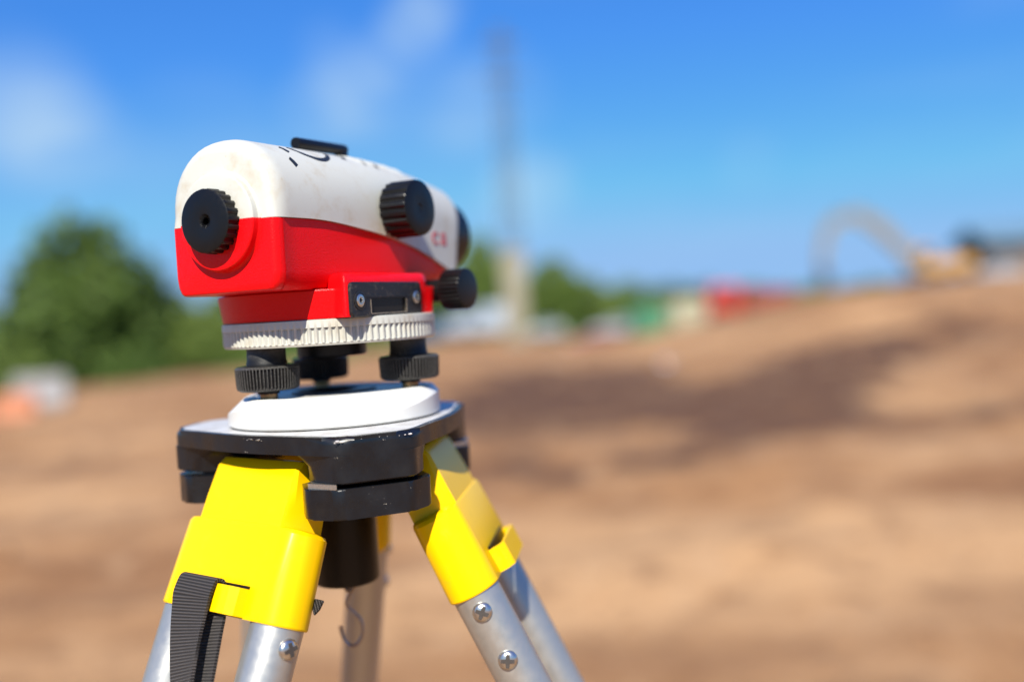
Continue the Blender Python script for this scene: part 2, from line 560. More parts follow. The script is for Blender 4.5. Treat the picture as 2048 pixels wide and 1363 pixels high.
MOUNDS = [(4.6, 13.4, 1.2, 0.9, 0.16), (1.0, 15.5, 2.0, 1.0, 0.12), (9.6, 23.0, 2.4, 1.4, 0.30), (-4, 12, 2, 1, 0.08), (2.0, 8.0, 1.2, 0.8, 0.07),
          (7.2, 17, 1.5, 1.0, 0.18), (-1.8, 20, 2.4, 1.2, 0.12), (14, 30, 2, 1.5, 0.25)]
DARK_EARTH = [(0.2, 15.2, 1.5, 4.6, 0.04, 1.25), (1.7, 15.6, 1.3, 3.6, 0.0, 1.0), (0.2, 12.2, 1.1, 1.4, 0.0, 0.5), (2.3, 12.0, 1.3, 1.6, 0.2, 0.75), (2.4, 9.6, 3.6, 1.7, 0.1, 0.30), (4.3, 13.2, 1.05, 5.0, 0.46, 1.4), (3.2, 10.6, 1.0, 0.8, 0.3, 0.8),  # tilted elliptical patches where the earth colour is darker
        (8.2, 17.5, 1.3, 3.6, 0.46, 0.75), (10.5, 23.0, 1.2, 4.0, 0.46, 0.35), (1.3, 7.6, 0.6, 0.35, 0.2, 0.75), (-0.05, 8.3, 0.5, 0.4, 0.2, 0.6), (0.6, 7.0, 0.7, 0.3, 0.2, 0.5), (0.75, 6.2, 0.5, 0.25, 0.1, 0.4), (5.2, 8.6, 1.2, 1.2, 0.3, 0.5),
        (-1.9, 8.6, 1.1, 0.4, 0.1, 0.4), (-5.6, 10.6, 1.6, 0.6, 0.1, 0.5), (-2.7, 5.4, 0.5, 0.22, 0, 0.6), (-2.3, 4.1, 0.5, 0.15, 0, 0.45)]
PALE = [(2.75, 15.5, 0.35, 2.6, 0.35, 0.5), (5.0, 10.0, 0.8, 0.9, 0.3, 0.7), (6.0, 13.5, 0.5, 2.5, 0.46, 0.5), (5.5, 26.0, 2.5, 6.0, 0.3, 0.9), (-1.0, 28.0, 4.0, 5.0, 0.0, 0.5), (1.4, 5.2, 1.7, 0.9, 0.15, 1.1), (0.2, 4.2, 2.0, 0.8, 0.0, 0.9), (2.6, 4.6, 1.0, 0.6, 0.2, 0.7),
        (3.0, 5.6, 0.7, 0.3, 0.2, 0.6), (-3.9, 8.4, 1.4, 0.9, 0.1, 0.7), (-3.0, 6.4, 1.0, 0.5, 0.0, 0.5), (-6.0, 15.0, 3.0, 2.0, 0.1, 0.5), (2.6, 9.0, 0.8, 0.4, 0.3, 0.5), (0.9, 10.0, 0.8, 0.5, 0.1, 0.4)]


def ground_z(x, y):
    z = hgt(x, y)
    for cx, cy, rx, ry, h in MOUNDS:
        z += h * exp(-(((x - cx) / rx) ** 2 + ((y - cy) / ry) ** 2))
    if 2 < y < 90:
        k = min(1, (y - 2) / 4)
        lump = 0.10 * max(0.0, noise.noise(Vector((x * 1.7, y * 1.7, 21)))) * (1 if y < 30 else 0)
        z += k * (lump + 0.085 * noise.noise(Vector((x * 0.22 + y * .05, y * 0.85, 5))) + 0.10 * noise.noise(Vector((x * 0.75, y * 0.9, 3))) + 0.02 * noise.noise(Vector((x * 3.1, y * 3.1, 9))))
    return z


def spread(lo, hi, n, mid, k):
    out = []
    for i in range(n + 1):
        t = i / n * 2 - 1
        s = math.copysign(abs(t) ** k, t)
        out.append(mid + s * ((hi - mid) if s > 0 else (mid - lo)))
    return out


xs = spread(-1600, 1600, 230, 1.5, 4.6)
ys = [-60, -30, -15, -8, -4, -2] + [0.15 * i for i in range(0, 80)] + [12 * 1.02 ** i for i in range(0, 192)]
ys += [ys[-1] * 1.2 ** i for i in range(1, 12)]
bm = bmesh.new()
dl = bm.verts.layers.float.new('dark_earth')
gl = bm.verts.layers.float.new('grass')
pl_ = bm.verts.layers.float.new('pale')
grid = []
for y in ys:
    row = []
    for x_ in xs:
        v = bm.verts.new((x_, y, ground_z(x_, y)))
        d = 0
        for cx, cy, rx, ry, ro, k in DARK_EARTH:
            u, t = x_ - cx, y - cy
            u, t = u * cos(ro) - t * sin(ro), u * sin(ro) + t * cos(ro)
            d += k * exp(-((u / rx) ** 2 + (t / ry) ** 2) ** 1.3)
        v[dl] = d
        d = 0
        for cx, cy, rx, ry, ro, k in PALE:
            u, t = x_ - cx, y - cy
            u, t = u * cos(ro) - t * sin(ro), u * sin(ro) + t * cos(ro)
            d += k * exp(-((u / rx) ** 2 + (t / ry) ** 2) ** 1.2)
        v[pl_] = d
        g = 0.0
        if y > 40 and 9.5 < x_ < 19 and y < 56: g = 0.9 * (1 - abs(x_ - 14) / 5.5)
        if y > 62 or (x_ < -9 and y > 40): g = 1.0
        v[gl] = g
        row.append(v)
    grid.append(row)
for r0, r1 in zip(grid, grid[1:]):
    for i in range(len(xs) - 1):
        bm.faces.new((r0[i], r0[i + 1], r1[i + 1], r1[i]))
g = obj('ground', bm, SOIL, ang=80)
tag(g, 'bare brown dug earth of the building site with low mounds', None, None, 'structure')

# loose clods, too many to count
bm = bmesh.new()
for i in range(700):
    y = 3.0 + 24 * random.random() ** 1.7
    x_ = random.uniform(-0.75, 0.75) * y + 0.5
    s = random.choice((0.010, 0.014, 0.02, 0.03)) * random.uniform(0.7, 1.4)
    z = ground_z(x_, y)
    M = Matrix.Translation((x_, y, z + s * 0.2)) @ Matrix.Rotation(random.random() * 6, 4, 'Z') @ Matrix.Diagonal((s, s * random.uniform(.6, 1), s * random.uniform(.45, .8), 1))
    r = bmesh.ops.create_icosphere(bm, subdivisions=1, radius=1.0, matrix=M)
    for v in r['verts']:
        v.co += Vector((random.uniform(-.2, .2), random.uniform(-.2, .2), random.uniform(-.15, .15))) * s
o = obj('soil_clods', bm, plain('loose_clod_soil', (0.26, 0.14, 0.066), 0.95, var=0.35, scale=2), ang=20)
tag(o, 'loose clods of earth scattered over the site', None, None, 'stuff')

# ------------------------------------------------------------------ trees
def crown_mesh(name, seed, lobes, leaf, n, mat):
    rnd = random.Random(seed)
    bm = bmesh.new()
    for i in range(n):
        cx, cy, cz, r = rnd.choices(lobes, weights=[l[3] ** 2 for l in lobes])[0]
        while True:
            d = Vector((rnd.gauss(0, 1), rnd.gauss(0, 1), rnd.gauss(0, 1)))
            if d.length > 0.01: break
        d.normalize()
        k = r * rnd.random() ** 0.28 * (0.86 + 0.3 * noise.noise(d * 2.3 + Vector((seed, cx, cz))))
        p = Vector((cx, cy, cz)) + Vector((d.x * k, d.y * k, d.z * k * 0.9))
        s = leaf * rnd.uniform(0.6, 1.35)
        u = Vector((rnd.gauss(0, 1), rnd.gauss(0, 1), rnd.gauss(0, 1))).normalized()
        v = u.cross(Vector((rnd.gauss(0, 1), rnd.gauss(0, 1), rnd.gauss(0, 1)))).normalized()
        q = [p - u * s, p - v * s * 0.55, p + u * s, p + v * s * 0.55]
        bm.faces.new([bm.verts.new(a) for a in q])
    me = bpy.data.meshes.new(name)
    bm.to_mesh(me)
    bm.free()
    me.materials.append(mat)
    return me


def trunk_mesh(name, seed, h):
    rnd = random.Random(seed)
    bm = bmesh.new()
    tube(bm, [(0, 0, -0.3), (0.02, 0, h * 0.2), (0.08, 0.03, h * 0.45), (0.03, 0.1, h * 0.8)], [0.05 * h ** .9, 0.036 * h ** .9, 0.026 * h ** .9, 0.006 * h], 8)
    for k in range(6):
        z = h * rnd.uniform(0.25, 0.6)
        a = rnd.uniform(0, 2 * pi)
        ln = h * rnd.uniform(0.2, 0.34)
        tube(bm, [(0.04, 0.02, z), (cos(a) * ln * .5, sin(a) * ln * .5, z + ln * .45), (cos(a) * ln, sin(a) * ln, z + ln * .75)], [0.014 * h, 0.009 * h, 0.003 * h], 6)
    me = bpy.data.meshes.new(name)
    bmesh.ops.recalc_face_normals(bm, faces=bm.faces[:])
    bm.to_mesh(me)
    bm.free()
    me.materials.append(BARK)
    return me


# unit crowns about 10 m tall
BROAD = [(0, 0, 7.2, 2.6), (-1.8, .4, 5.6, 2.4), (1.9, -.3, 5.5, 2.4), (0, -1.4, 4.6, 2.5), (0, 1.5, 5, 2.4), (-2.7, 0, 3.6, 1.9), (2.7, .3, 3.4, 2.0), (0.4, -1.5, 2.6, 2.0)]
TALL = [(0, 0, 8.0, 1.8), (-.8, .3, 6.4, 2.0), (.9, -.2, 6.2, 2.0), (0, -.6, 4.4, 2.2), (-1.2, 0, 3.0, 1.8), (1.2, 0, 3.0, 1.8)]
BUSH = [(0, 0, 5.2, 3.2), (-2.6, 0, 4.2, 2.7), (2.8, 0, 4.0, 2.7), (-1, -1.5, 3.0, 2.6), (1.6, -1.6, 2.8, 2.6), (-4, 0, 2.6, 2.2), (4.2, 0, 2.5, 2.2)]
CROWNS = {}
for kind, lob in (('broad', BROAD), ('tall', TALL), ('bush', BUSH)):
    for shade, mt in (('dark', LEAF_DARK), ('mid', LEAF_MID), ('light', LEAF_LIGHT)):
        CROWNS[kind, shade] = crown_mesh('crown_leaves', len(CROWNS) + 3, lob, 0.30, 5200, mt)
TRUNK = [trunk_mesh('trunk_wood', s, 8.0) for s in (1, 2)]


def tree(x, y, top, width, kind, shade, label, group, name='tree'):
    z = ground_z(x, y)
    t = empty(name, (x, y, z), random.uniform(-0.5, 0.5))
    tag(t, label, 'tree', group)
    k = {'broad': (9.6, 9.0), 'tall': (9.6, 6.0), 'bush': (8.2, 12.5)}[kind]
    sz = (top - z) / k[0]
    sx = width / k[1]
    c = bpy.data.objects.new('crown', CROWNS[kind, shade])
    COL.objects.link(c); c.parent = t
    c.scale = (sx, sx, sz)
    b = bpy.data.objects.new('trunk', random.choice(TRUNK))
    COL.objects.link(b); b.parent = t
    b.scale = (sx * 0.9, sx * 0.9, sz * 0.9)
    return t


GL, GR = 'trees beyond the left edge of the dirt', 'trees beyond the concrete mast'
tree(-24.4, 56, 8.9, 11.0, 'broad', 'dark', 'tall dark green round-headed tree at the left of the instrument', GL)
tree(-31.5, 58, 4.0, 9.5, 'bush', 'mid', 'low mid green tree cut by the left edge of the picture', GL)
tree(-26.5, 49, 1.9, 6.5, 'bush', 'light', 'light green bushy tree in front of the tall dark tree', GL)
tree(-20.6, 58, 4.3, 7.0, 'broad', 'mid', 'mid green tree leaning on the right flank of the tall dark tree', GL)
tree(-16.2, 56, 3.9, 7.5, 'bush', 'light', 'bright green low tree just left of the red eyepiece housing', GL)
tree(-19.5, 50, 0.9, 5.0, 'bush', 'dark', 'low dark bush at the foot of the trees on the left', GL)
tree(-11.5, 60, 3.6, 7.5, 'bush', 'mid', 'green tree half hidden behind the instrument', GL)
tree(-6.2, 66, 4.5, 6.5, 'broad', 'mid', 'green tree hidden mostly behind the red and white housing', GL)
tree(-1.9, 70, 7.2, 5.2, 'broad', 'mid', 'tall green tree directly left of the concrete mast', GR)
tree(3.3, 72, 5.3, 6.4, 'broad', 'mid', 'green tree directly right of the concrete mast', GR)
tree(6.4, 75, 3.9, 6.0, 'bush', 'light', 'lower light green tree to the right of the mast', GR)
tree(10.2, 82, 3.5, 8.0, 'bush', 'mid', 'low green tree behind the green cabin', GR)
tree(15.5, 95, 3.3, 11.0, 'bush', 'dark', 'low dark tree behind the cream cabin', GR)
tree(21.0, 104, 3.2, 11.0, 'bush', 'dark', 'low dark tree behind the red tipper truck', GR)
tree(28.0, 112, 2.8, 11.0, 'bush', 'mid', 'distant low tree to the right of the red tipper truck', GR)

# far wood that reads as one mass
bm = bmesh.new()
rnd = random.Random(5)
for i in range(9000):
    ax = rnd.uniform(-1.0, 1.0)
    y = rnd.uniform(150, 190)
    x_ = ax * y
    hh_ = 5.0 + 1.6 * noise.noise(Vector((ax * 9, 2, 1))) + 0.8 * noise.noise(Vector((ax * 31, 2, 1)))
    z = -3.2 + rnd.random() ** 0.8 * hh_
    s = rnd.uniform(0.5, 1.1)
    u = Vector((rnd.gauss(0, 1), rnd.gauss(0, 1), rnd.gauss(0, 1))).normalized()
    v = u.cross(Vector((rnd.gauss(0, 1), rnd.gauss(0, 1), rnd.gauss(0, 1)))).normalized()
    p = Vector((x_, y, z))
    bm.faces.new([bm.verts.new(q) for q in (p - u * s, p - v * s * .6, p + u * s, p + v * s * .6)])
o = obj('far_wood', bm, LEAF_DARK, flat=True)
tag(o, 'far-off dark green wood along the horizon', None, None, 'stuff')

# ------------------------------------------------------------------ mast
bx_, by_ = 0.36, 45.0
bz_ = ground_z(bx_, by_)
mast = tag(empty('utility_mast', (bx_, by_, bz_)), 'grey lattice mast standing on a pale concrete pillar behind the site', 'mast')
bm = bmesh.new()
prism(bm, [(-.52, -.52), (.52, -.52), (.52, .52), (-.52, .52)], -0.4, 4.3, bev=0.06)
obj('pillar', bm, CONCRETE, mast)
bm = bmesh.new()
prism(bm, [(-.62, -.62), (.62, -.62), (.62, .62), (-.62, .62)], 4.3, 4.5, bev=0.03)
obj('pillar_cap', bm, CONCRETE, mast)
Hm = 10.2
for sx in (-1, 1):
    for sy in (-1, 1):
        bm = bmesh.new()
        beam(bm, (sx * .44, sy * .44, 4.5), (sx * .30, sy * .30, 4.5 + Hm), 0.055, 0.055, Vector((0, 1, 0)))
        obj('mast_leg', bm, STEEL, mast, flat=True)
bm = bmesh.new()
for k in range(13):
    z0, z1 = 4.5 + Hm * k / 13, 4.5 + Hm * (k + 1) / 13
    r0, r1 = .44 - .14 * k / 13, .44 - .14 * (k + 1) / 13
    cs = [(-1, -1), (1, -1), (1, 1), (-1, 1)]
    for (p, q) in zip(cs, cs[1:] + cs[:1]):
        beam(bm, (p[0] * r0, p[1] * r0, z0), (q[0] * r1, q[1] * r1, z1), 0.028, 0.028, Vector((0.3, 0.2, 1)))
        beam(bm, (q[0] * r0, q[1] * r0, z0), (p[0] * r1, p[1] * r1, z1), 0.028, 0.028, Vector((0.3, 0.2, 1)))
        beam(bm, (p[0] * r1, p[1] * r1, z1), (q[0] * r1, q[1] * r1, z1), 0.028, 0.028, Vector((0.01, 0.02, 1)))
obj('bracing', bm, STEEL, mast, flat=True)
for z in (12.4, 14.0):
    bm = bmesh.new()
    beam(bm, (-1.0, -.36, z), (1.0, -.36, z), 0.08, 0.10)
    obj('cross_arm', bm, STEEL, mast, flat=True)

# ------------------------------------------------------------------ vehicles and cabins
def wheel_bm(r, wd):
    bm = bmesh.new()
    M = Matrix.Rotation(pi / 2, 4, 'X')
    lathe(bm, [(r * .62, -wd / 2), (r * .94, -wd / 2), (r, -wd * .3), (r, wd * .3), (r * .94, wd / 2), (r * .62, wd / 2)], 24, M)
    return bm


def rim_bm(r, wd):
    bm = bmesh.new()
    M = Matrix.Rotation(pi / 2, 4, 'X')
    lathe(bm, [(r * .2, -wd * .53), (r * .6, -wd * .46), (r * .62, -wd * .4), (r * .62, wd * .4), (r * .6, wd * .46), (r * .2, wd * .53)], 20, M)
    return bm


def wheels(parent, spots, r, wd):
    for (x, y) in spots:
        t = obj('wheel', wheel_bm(r, wd), TYRE, parent, matrix=Matrix.Translation((x, y, r)))
        obj('rim', rim_bm(r, wd), RIM, t)


def car(x, y, rz, paint, label, kind='hatch', s=1.0):
    """local: length along X, front at -X"""
    t = tag(empty('parked_car' if kind == 'hatch' else 'parked_van', (x, y, ground_z(x, y)), rz), label, 'car' if kind == 'hatch' else 'van', 'vehicles parked at the edge of the site')
    t.scale = (s, s, s)
    if kind == 'hatch':
        prof = [(-2.05, .35), (-2.1, .62), (-1.95, .8), (-1.0, .95), (1.5, .98), (1.98, .95), (2.05, .6), (2.0, .35)]
        cab = [(-1.0, .95), (-.35, 1.42), (1.1, 1.46), (1.75, .97)]
    else:
        prof = [(-2.35, .38), (-2.4, .8), (-2.2, 1.05), (-1.75, 1.2), (2.3, 1.2), (2.4, .9), (2.4, .38)]
        cab = [(-1.75, 1.2), (-1.05, 1.98), (2.15, 2.02), (2.33, 1.2)]
    W = 0.84 if kind == 'hatch' else 0.95
    M = Matrix(((1, 0, 0, 0), (0, 0, 1, 0), (0, 1, 0, 0), (0, 0, 0, 1)))
    bm = bmesh.new()
    prism(bm, prof, -W, W, M, bev=0.07, seg=2)
    obj('body', bm, paint, t)
    bm = bmesh.new()
    lo = [Vector((p[0], s_ * (W - 0.04 - 0.16 * (i in (1, 2))), p[1] - (0.02 if i in (0, 3) else 0))) for s_ in (-1, 1) for i, p in enumerate(cab)]
    loft(bm, [lo[:4], lo[4:]])
    bmesh.ops.bevel(bm, geom=bm.edges[:], offset=0.05, segments=2, affect='EDGES')
    obj('roof', bm, paint, t)
    # side windows and screens stand proud of the cabin
    for s_ in (-1, 1):
        bm = bmesh.new()
        z0, z1 = cab[0][1] + .05, cab[1][1] - .08
        xa, xb, xc, xd = cab[0][0] + .22, cab[1][0] + .06, cab[2][0] - .08, cab[3][0] - .25
        if kind != 'hatch': xd, xc = -0.3, -0.35
        f = lambda z: s_ * (W - .04 - .16 * (z - cab[0][1]) / (cab[1][1] - cab[0][1]) + .006)
        a = [Vector((xa, f(z0), z0)), Vector((xd, f(z0), z0)), Vector((xc, f(z1), z1)), Vector((xb, f(z1), z1))]
        b = [p + Vector((0, s_ * .012, 0)) for p in a]
        loft(bm, [a, b])
        obj('side_window', bm, DARKGLASS, t, flat=True)
    for nm, i, j, dx in (('windscreen', 0, 1, -.012), ('rear_window', 3, 2, .012)):
        bm = bmesh.new()
        p, q = Vector((cab[i][0], 0, cab[i][1])), Vector((cab[j][0], 0, cab[j][1]))
        u, v = p.lerp(q, .12), p.lerp(q, .88)
        off = Vector((dx, 0, .008))
        a = [u + Vector((0, -W + .16, 0)) + off, u + Vector((0, W - .16, 0)) + off, v + Vector((0, W - .28, 0)) + off, v + Vector((0, -W + .28, 0)) + off]
        loft(bm, [[p_ - off * .4 for p_ in a], [p_ + off for p_ in a]])
        obj(nm, bm, DARKGLASS, t, flat=True)
    hx = prof[1][0]
    for s_ in (-1, 1):
        bm = bmesh.new()
        box(bm, hx - .01, hx + .12, s_ * (W - .2) - .14, s_ * (W - .2) + .14, .62, .76, bev=.03)
        obj('headlight', bm, LAMP, t)
        bm = bmesh.new()
        box(bm, -hx - .14, -hx + .0, s_ * (W - .12) - .1, s_ * (W - .12) + .1, .68, .86, bev=.02)
        obj('tail_light', bm, TAIL, t)
    wb = 1.28 if kind == 'hatch' else 1.5
    wheels(t, [(-wb, -W + .05), (-wb, W - .05), (wb, -W + .05), (wb, W - .05)], .32 if kind == 'hatch' else .35, .2)
    return t


car(-1.6, 60, 0.5, CARWHITE, 'white van parked just left of the concrete mast', 'van')
car(-5.0, 61, 0.2, CARBLUE, 'blue car half hidden behind the small side knob')
car(4.5, 52, 0.15, CARRED, 'faded red car low on the dirt right of the mast', s=0.72)
car(6.6, 62, 0.1, CARWHITE, 'white car behind the faded red car and left of the green cabin', s=0.7)
car(2.2, 62, 0.1, CARWHITE, 'white car directly right of the concrete mast', s=0.62)
car(31.6, 62, 0.3, CARWHITE, 'small white car beside the digger on the right hill', s=0.75)


def cabin(x, y, mat, h, wd, label):
    t = tag(empty('portable_toilet', (x, y, ground_z(x, y)), 0.25), label, 'toilet cabin', 'toilet cabins at the edge of the site')
    bm = bmesh.new(); box(bm, -wd / 2, wd / 2, -wd / 2, wd / 2, .1, h - .2, bev=.05); obj('wall', bm, mat, t)
    bm = bmesh.new(); box(bm, -wd / 2 - .05, wd / 2 + .05, -wd / 2 - .05, wd / 2 + .05, -.1, .1, bev=.02); obj('base', bm, mat, t)
    bm = bmesh.new(); prism(bm, [(-wd / 2 - .06, h - .2), (-wd / 2 - .06, h - .12), (-wd * .25, h), (wd * .25, h), (wd / 2 + .06, h - .12), (wd / 2 + .06, h - .2)], -wd / 2 - .05, wd / 2 + .05,
                            Matrix(((1, 0, 0, 0), (0, 0, 1, 0), (0, 1, 0, 0), (0, 0, 0, 1))), bev=.02); obj('roof', bm, mat, t)
    bm = bmesh.new(); box(bm, -wd * .36, wd * .36, -wd / 2 - .04, -wd / 2 + .01, .2, h - .35, bev=.015)
    d = obj('door', bm, mat, t)
    bm = bmesh.new(); box(bm, wd * .24, wd * .31, -wd / 2 - .08, -wd / 2 - .03, 1.0, 1.12, bev=.01); obj('handle', bm, TYRE, d)
    for k in range(3):
        bm = bmesh.new(); box(bm, -wd * .25, wd * .25, -wd / 2 - .055, -wd / 2 - .035, h - .5 - .08 * k, h - .46 - .08 * k); obj('vent_slat', bm, TYRE, d, flat=True)


cabin(8.3, 58, GREENBOX, 1.95, 1.75, 'green toilet cabin left of the cream cabin')
cabin(10.4, 57, CREAMBOX, 2.3, 1.9, 'cream coloured toilet cabin between the green cabin and the red truck')

# red tipper truck
t = tag(empty('tipper_truck', (14.6, 59, ground_z(14.6, 59) - 0.05), 0.12), 'red tipper truck with bright cab and darker tipping body', 'truck')
YX = Matrix(((1, 0, 0, 0), (0, 0, 1, 0), (0, 1, 0, 0), (0, 0, 0, 1)))
bm = bmesh.new(); prism(bm, [(-2.75, .55), (-2.8, 1.2), (-2.6, 2.3), (-1.0, 2.38), (-.8, 2.2), (-.8, .55)], -1.05, 1.05, YX, bev=.08); cb = obj('cab', bm, TRUCKRED, t)
bm = bmesh.new(); box(bm, -2.79, -2.64, -.85, .85, 1.5, 2.1, bev=.03); obj('windscreen', bm, DARKGLASS, cb)
for s_ in (-1, 1):
    bm = bmesh.new(); box(bm, -2.2, -1.4, s_ * 1.06 - .02, s_ * 1.06 + .02, 1.5, 2.05); obj('side_window', bm, DARKGLASS, cb, flat=True)
    bm = bmesh.new(); box(bm, -2.84, -2.7, s_ * .8 - .14, s_ * .8 + .14, .75, .95, bev=.02); obj('headlight', bm, LAMP, cb)
bm = bmesh.new(); box(bm, -.9, 2.7, -.5, .5, .5, .72, bev=.03); obj('chassis', bm, TYRE, t)
bm = bmesh.new()
prism(bm, [(-.55, .85), (-.6, 1.95), (2.55, 1.85), (2.75, .95), (2.6, .85)], -1.1, 1.1, YX, bev=.04); tb = obj('tipping_body', bm, TRUCKDARK, t)
for k in range(5):
    bm = bmesh.new(); box(bm, -.3 + .62 * k, -.2 + .62 * k, -1.16, -1.09, .9, 1.82); obj('side_rib', bm, TRUCKDARK, tb, flat=True)
wheels(t, [(-1.9, -.95), (-1.9, .95), (1.5, -.95), (1.5, .95)], .46, .32)

# excavator on the right hill
ex = tag(empty('excavator', (26.6, 60, ground_z(26.6, 60)), 0.0), 'yellow excavator with raised arched boom on the right hill', 'excavator')
for s_ in (-1, 1):
    bm = bmesh.new(); prism(bm, [(-1.6, .1), (-1.75, .35), (-1.6, .65), (1.6, .65), (1.75, .35), (1.6, .1), (1.4, 0), (-1.4, 0)], s_ * 1.0 - .25, s_ * 1.0 + .25, YX, bev=.04)
    tr = obj('track', bm, TYRE, ex)
    for k in range(5):
        bm = bmesh.new(); lathe(bm, [(.05, -.28), (.16, -.28), (.18, -.24), (.18, .24), (.16, .28), (.05, .28)], 16, Matrix.Translation((-1.2 + .6 * k, s_ * 1.0, .22)) @ Matrix.Rotation(pi / 2, 4, 'X')); obj('roller', bm, RIM, tr)
bm = bmesh.new(); lathe(bm, [(.2, .6), (.75, .6), (.75, .85), (.2, .85)], 24); obj('slewing_ring', bm, TYRE, ex)
bm = bmesh.new(); prism(bm, [(-1.3, .85), (-1.35, 1.3), (-.9, 1.55), (1.55, 1.65), (1.75, 1.4), (1.7, .85)], -1.15, 1.15, YX, bev=.08); hs = obj('upper_body', bm, DIGGER, ex)
bm = bmesh.new(); prism(bm, [(-1.25, 1.3), (-1.2, 2.0), (-.9, 2.45), (.05, 2.45), (.1, 1.5)], .25, 1.1, YX, bev=.07); cb = obj('cab', bm, DIGGER, ex)
bm = bmesh.new(); box(bm, -.85, -.05, .22, .26, 1.65, 2.3, bev=.01); obj('cab_window', bm, DARKGLASS, cb)
bm = bmesh.new(); beam(bm, (-1.27, .68, 1.55), (-1.05, .68, 2.3), .7, .04); obj('windscreen', bm, DARKGLASS, cb)
bm = bmesh.new(); prism(bm, [(1.0, .9), (1.0, 1.75), (1.85, 1.7), (2.05, 1.3), (1.95, .9)], -1.2, 1.2, YX, bev=.1); obj('counterweight', bm, DIGGER, ex)
def arm(bm, pts, hs_, wd):
    up = [Vector((p[0], 0, p[1])) for p in pts]
    loops = []
    for i, p in enumerate(up):
        d = (up[min(i + 1, len(up) - 1)] - up[max(i - 1, 0)]).normalized()
        n = Vector((-d.z, 0, d.x))
        loops.append([p + n * hs_[i] + Vector((0, -wd, 0)), p + n * hs_[i] + Vector((0, wd, 0)), p - n * hs_[i] + Vector((0, wd, 0)), p - n * hs_[i] + Vector((0, -wd, 0))])
    loft(bm, loops)
bm = bmesh.new(); arm(bm, [(-1.2, 1.3), (-2.3, 2.7), (-3.5, 4.0), (-4.9, 4.75), (-6.5, 4.15)], [.34, .40, .48, .38, .24], .22); bo = obj('boom', bm, ARM, ex)
bm = bmesh.new(); arm(bm, [(-6.0, 4.75), (-6.55, 4.05), (-6.95, 2.6), (-7.1, 1.55)], [.17, .31, .25, .16], .18); st = obj('stick', bm, ARM, ex)
bm = bmesh.new(); tube(bm, [(-1.5, 0, 1.35), (-3.3, 0, 3.3)], .1, 10); obj('boom_cylinder', bm, TYRE, bo)
bm = bmesh.new(); tube(bm, [(-4.2, 0, 5.0), (-6.0, 0, 4.8)], .09, 10); obj('stick_cylinder', bm, TYRE, bo)
bm = bmesh.new(); prism(bm, [(-7.2, 1.6), (-6.9, 1.65), (-6.55, 1.0), (-6.7, .45), (-7.2, .25), (-7.5, .35), (-7.1, .8)], -.45, .45, YX, bev=.03); bk = obj('bucket', bm, STEEL, ex)
for k in range(5):
    bm = bmesh.new(); box(bm, -7.68, -7.44, -.42 + .2 * k, -.34 + .2 * k, .30, .38); obj('tooth', bm, STEEL, bk, flat=True)

# site shed at the right edge
sh = tag(empty('site_shed', (43.5, 75, ground_z(43.5, 75)), 0.0), 'long brown shed with blue roof at the right edge of the picture', 'shed')
bm = bmesh.new(); box(bm, -7.4, 9, -2.5, 2.5, -.6, 2.4); wl = obj('wall', bm, SHEDWALL, sh, flat=True)
bm = bmesh.new(); prism(bm, [(-3.1, 2.3), (-3.1, 2.45), (0, 3.75), (3.1, 2.45), (3.1, 2.3), (0, 3.55)], -7.9, 9.5, Matrix(((0, 0, 1, 0), (1, 0, 0, 0), (0, 1, 0, 0), (0, 0, 0, 1)))); rf = obj('roof', bm, ROOFBLUE, sh, flat=True)
for k in range(30):
    x0 = -7.6 + .58 * k
    bm = bmesh.new(); beam(bm, (x0, -3.12, 2.49), (x0, -.03, 3.79), .06, .05, Vector((0, 0, 1))); obj('roof_seam', bm, ROOFBLUE, rf, flat=True)
for k in range(5):
    x0 = -6 + 3 * k
    bm = bmesh.new(); box(bm, x0 - .5, x0 + .5, -2.56, -2.46, 1.0, 1.9, bev=.02); wn = obj('window', bm, BARWHITE, sh)
    for q in (-1, 1):
        bm = bmesh.new(); box(bm, x0 + q * .23 - .19, x0 + q * .23 + .19, -2.58, -2.52, 1.08, 1.82); obj('pane', bm, DARKGLASS, wn, flat=True)

# barriers on the left
def barrier(x, y, rz, mat, label, s=1.0):
    b = tag(empty('road_barrier', (x, y, ground_z(x, y)), rz), label, 'barrier', 'plastic barriers on the dirt at the left')
    b.scale = (s, s, s)
    bm = bmesh.new()
    prism(bm, [(-.28, 0), (-.28, .14), (-.12, .34), (-.09, .8), (.09, .8), (.12, .34), (.28, .14), (.28, 0)], -.62, .62, Matrix(((0, 0, 1, 0), (1, 0, 0, 0), (0, 1, 0, 0), (0, 0, 0, 1))), bev=.03)
    obj('barrier_body', bm, mat, b)
    for q in (-1, 1):
        bm = bmesh.new(); lathe(bm, [(.02, .8), (.06, .8), (.06, .86), (.02, .86)], 12, Matrix.Translation((q * .35, 0, 0))); obj('filler_cap', bm, TYRE, b)
        bm = bmesh.new(); box(bm, q * .3 - .16, q * .3 + .16, -.34, -.25, -.02, .1, bev=.01); obj('foot', bm, mat, b)


barrier(-9.15, 17.5, 0.1, ORANGE, 'orange plastic barrier at the left edge of the picture', 0.58)
barrier(-9.6, 19.4, 0.3, BARWHITE, 'white plastic barrier just behind the orange barrier', 0.82)

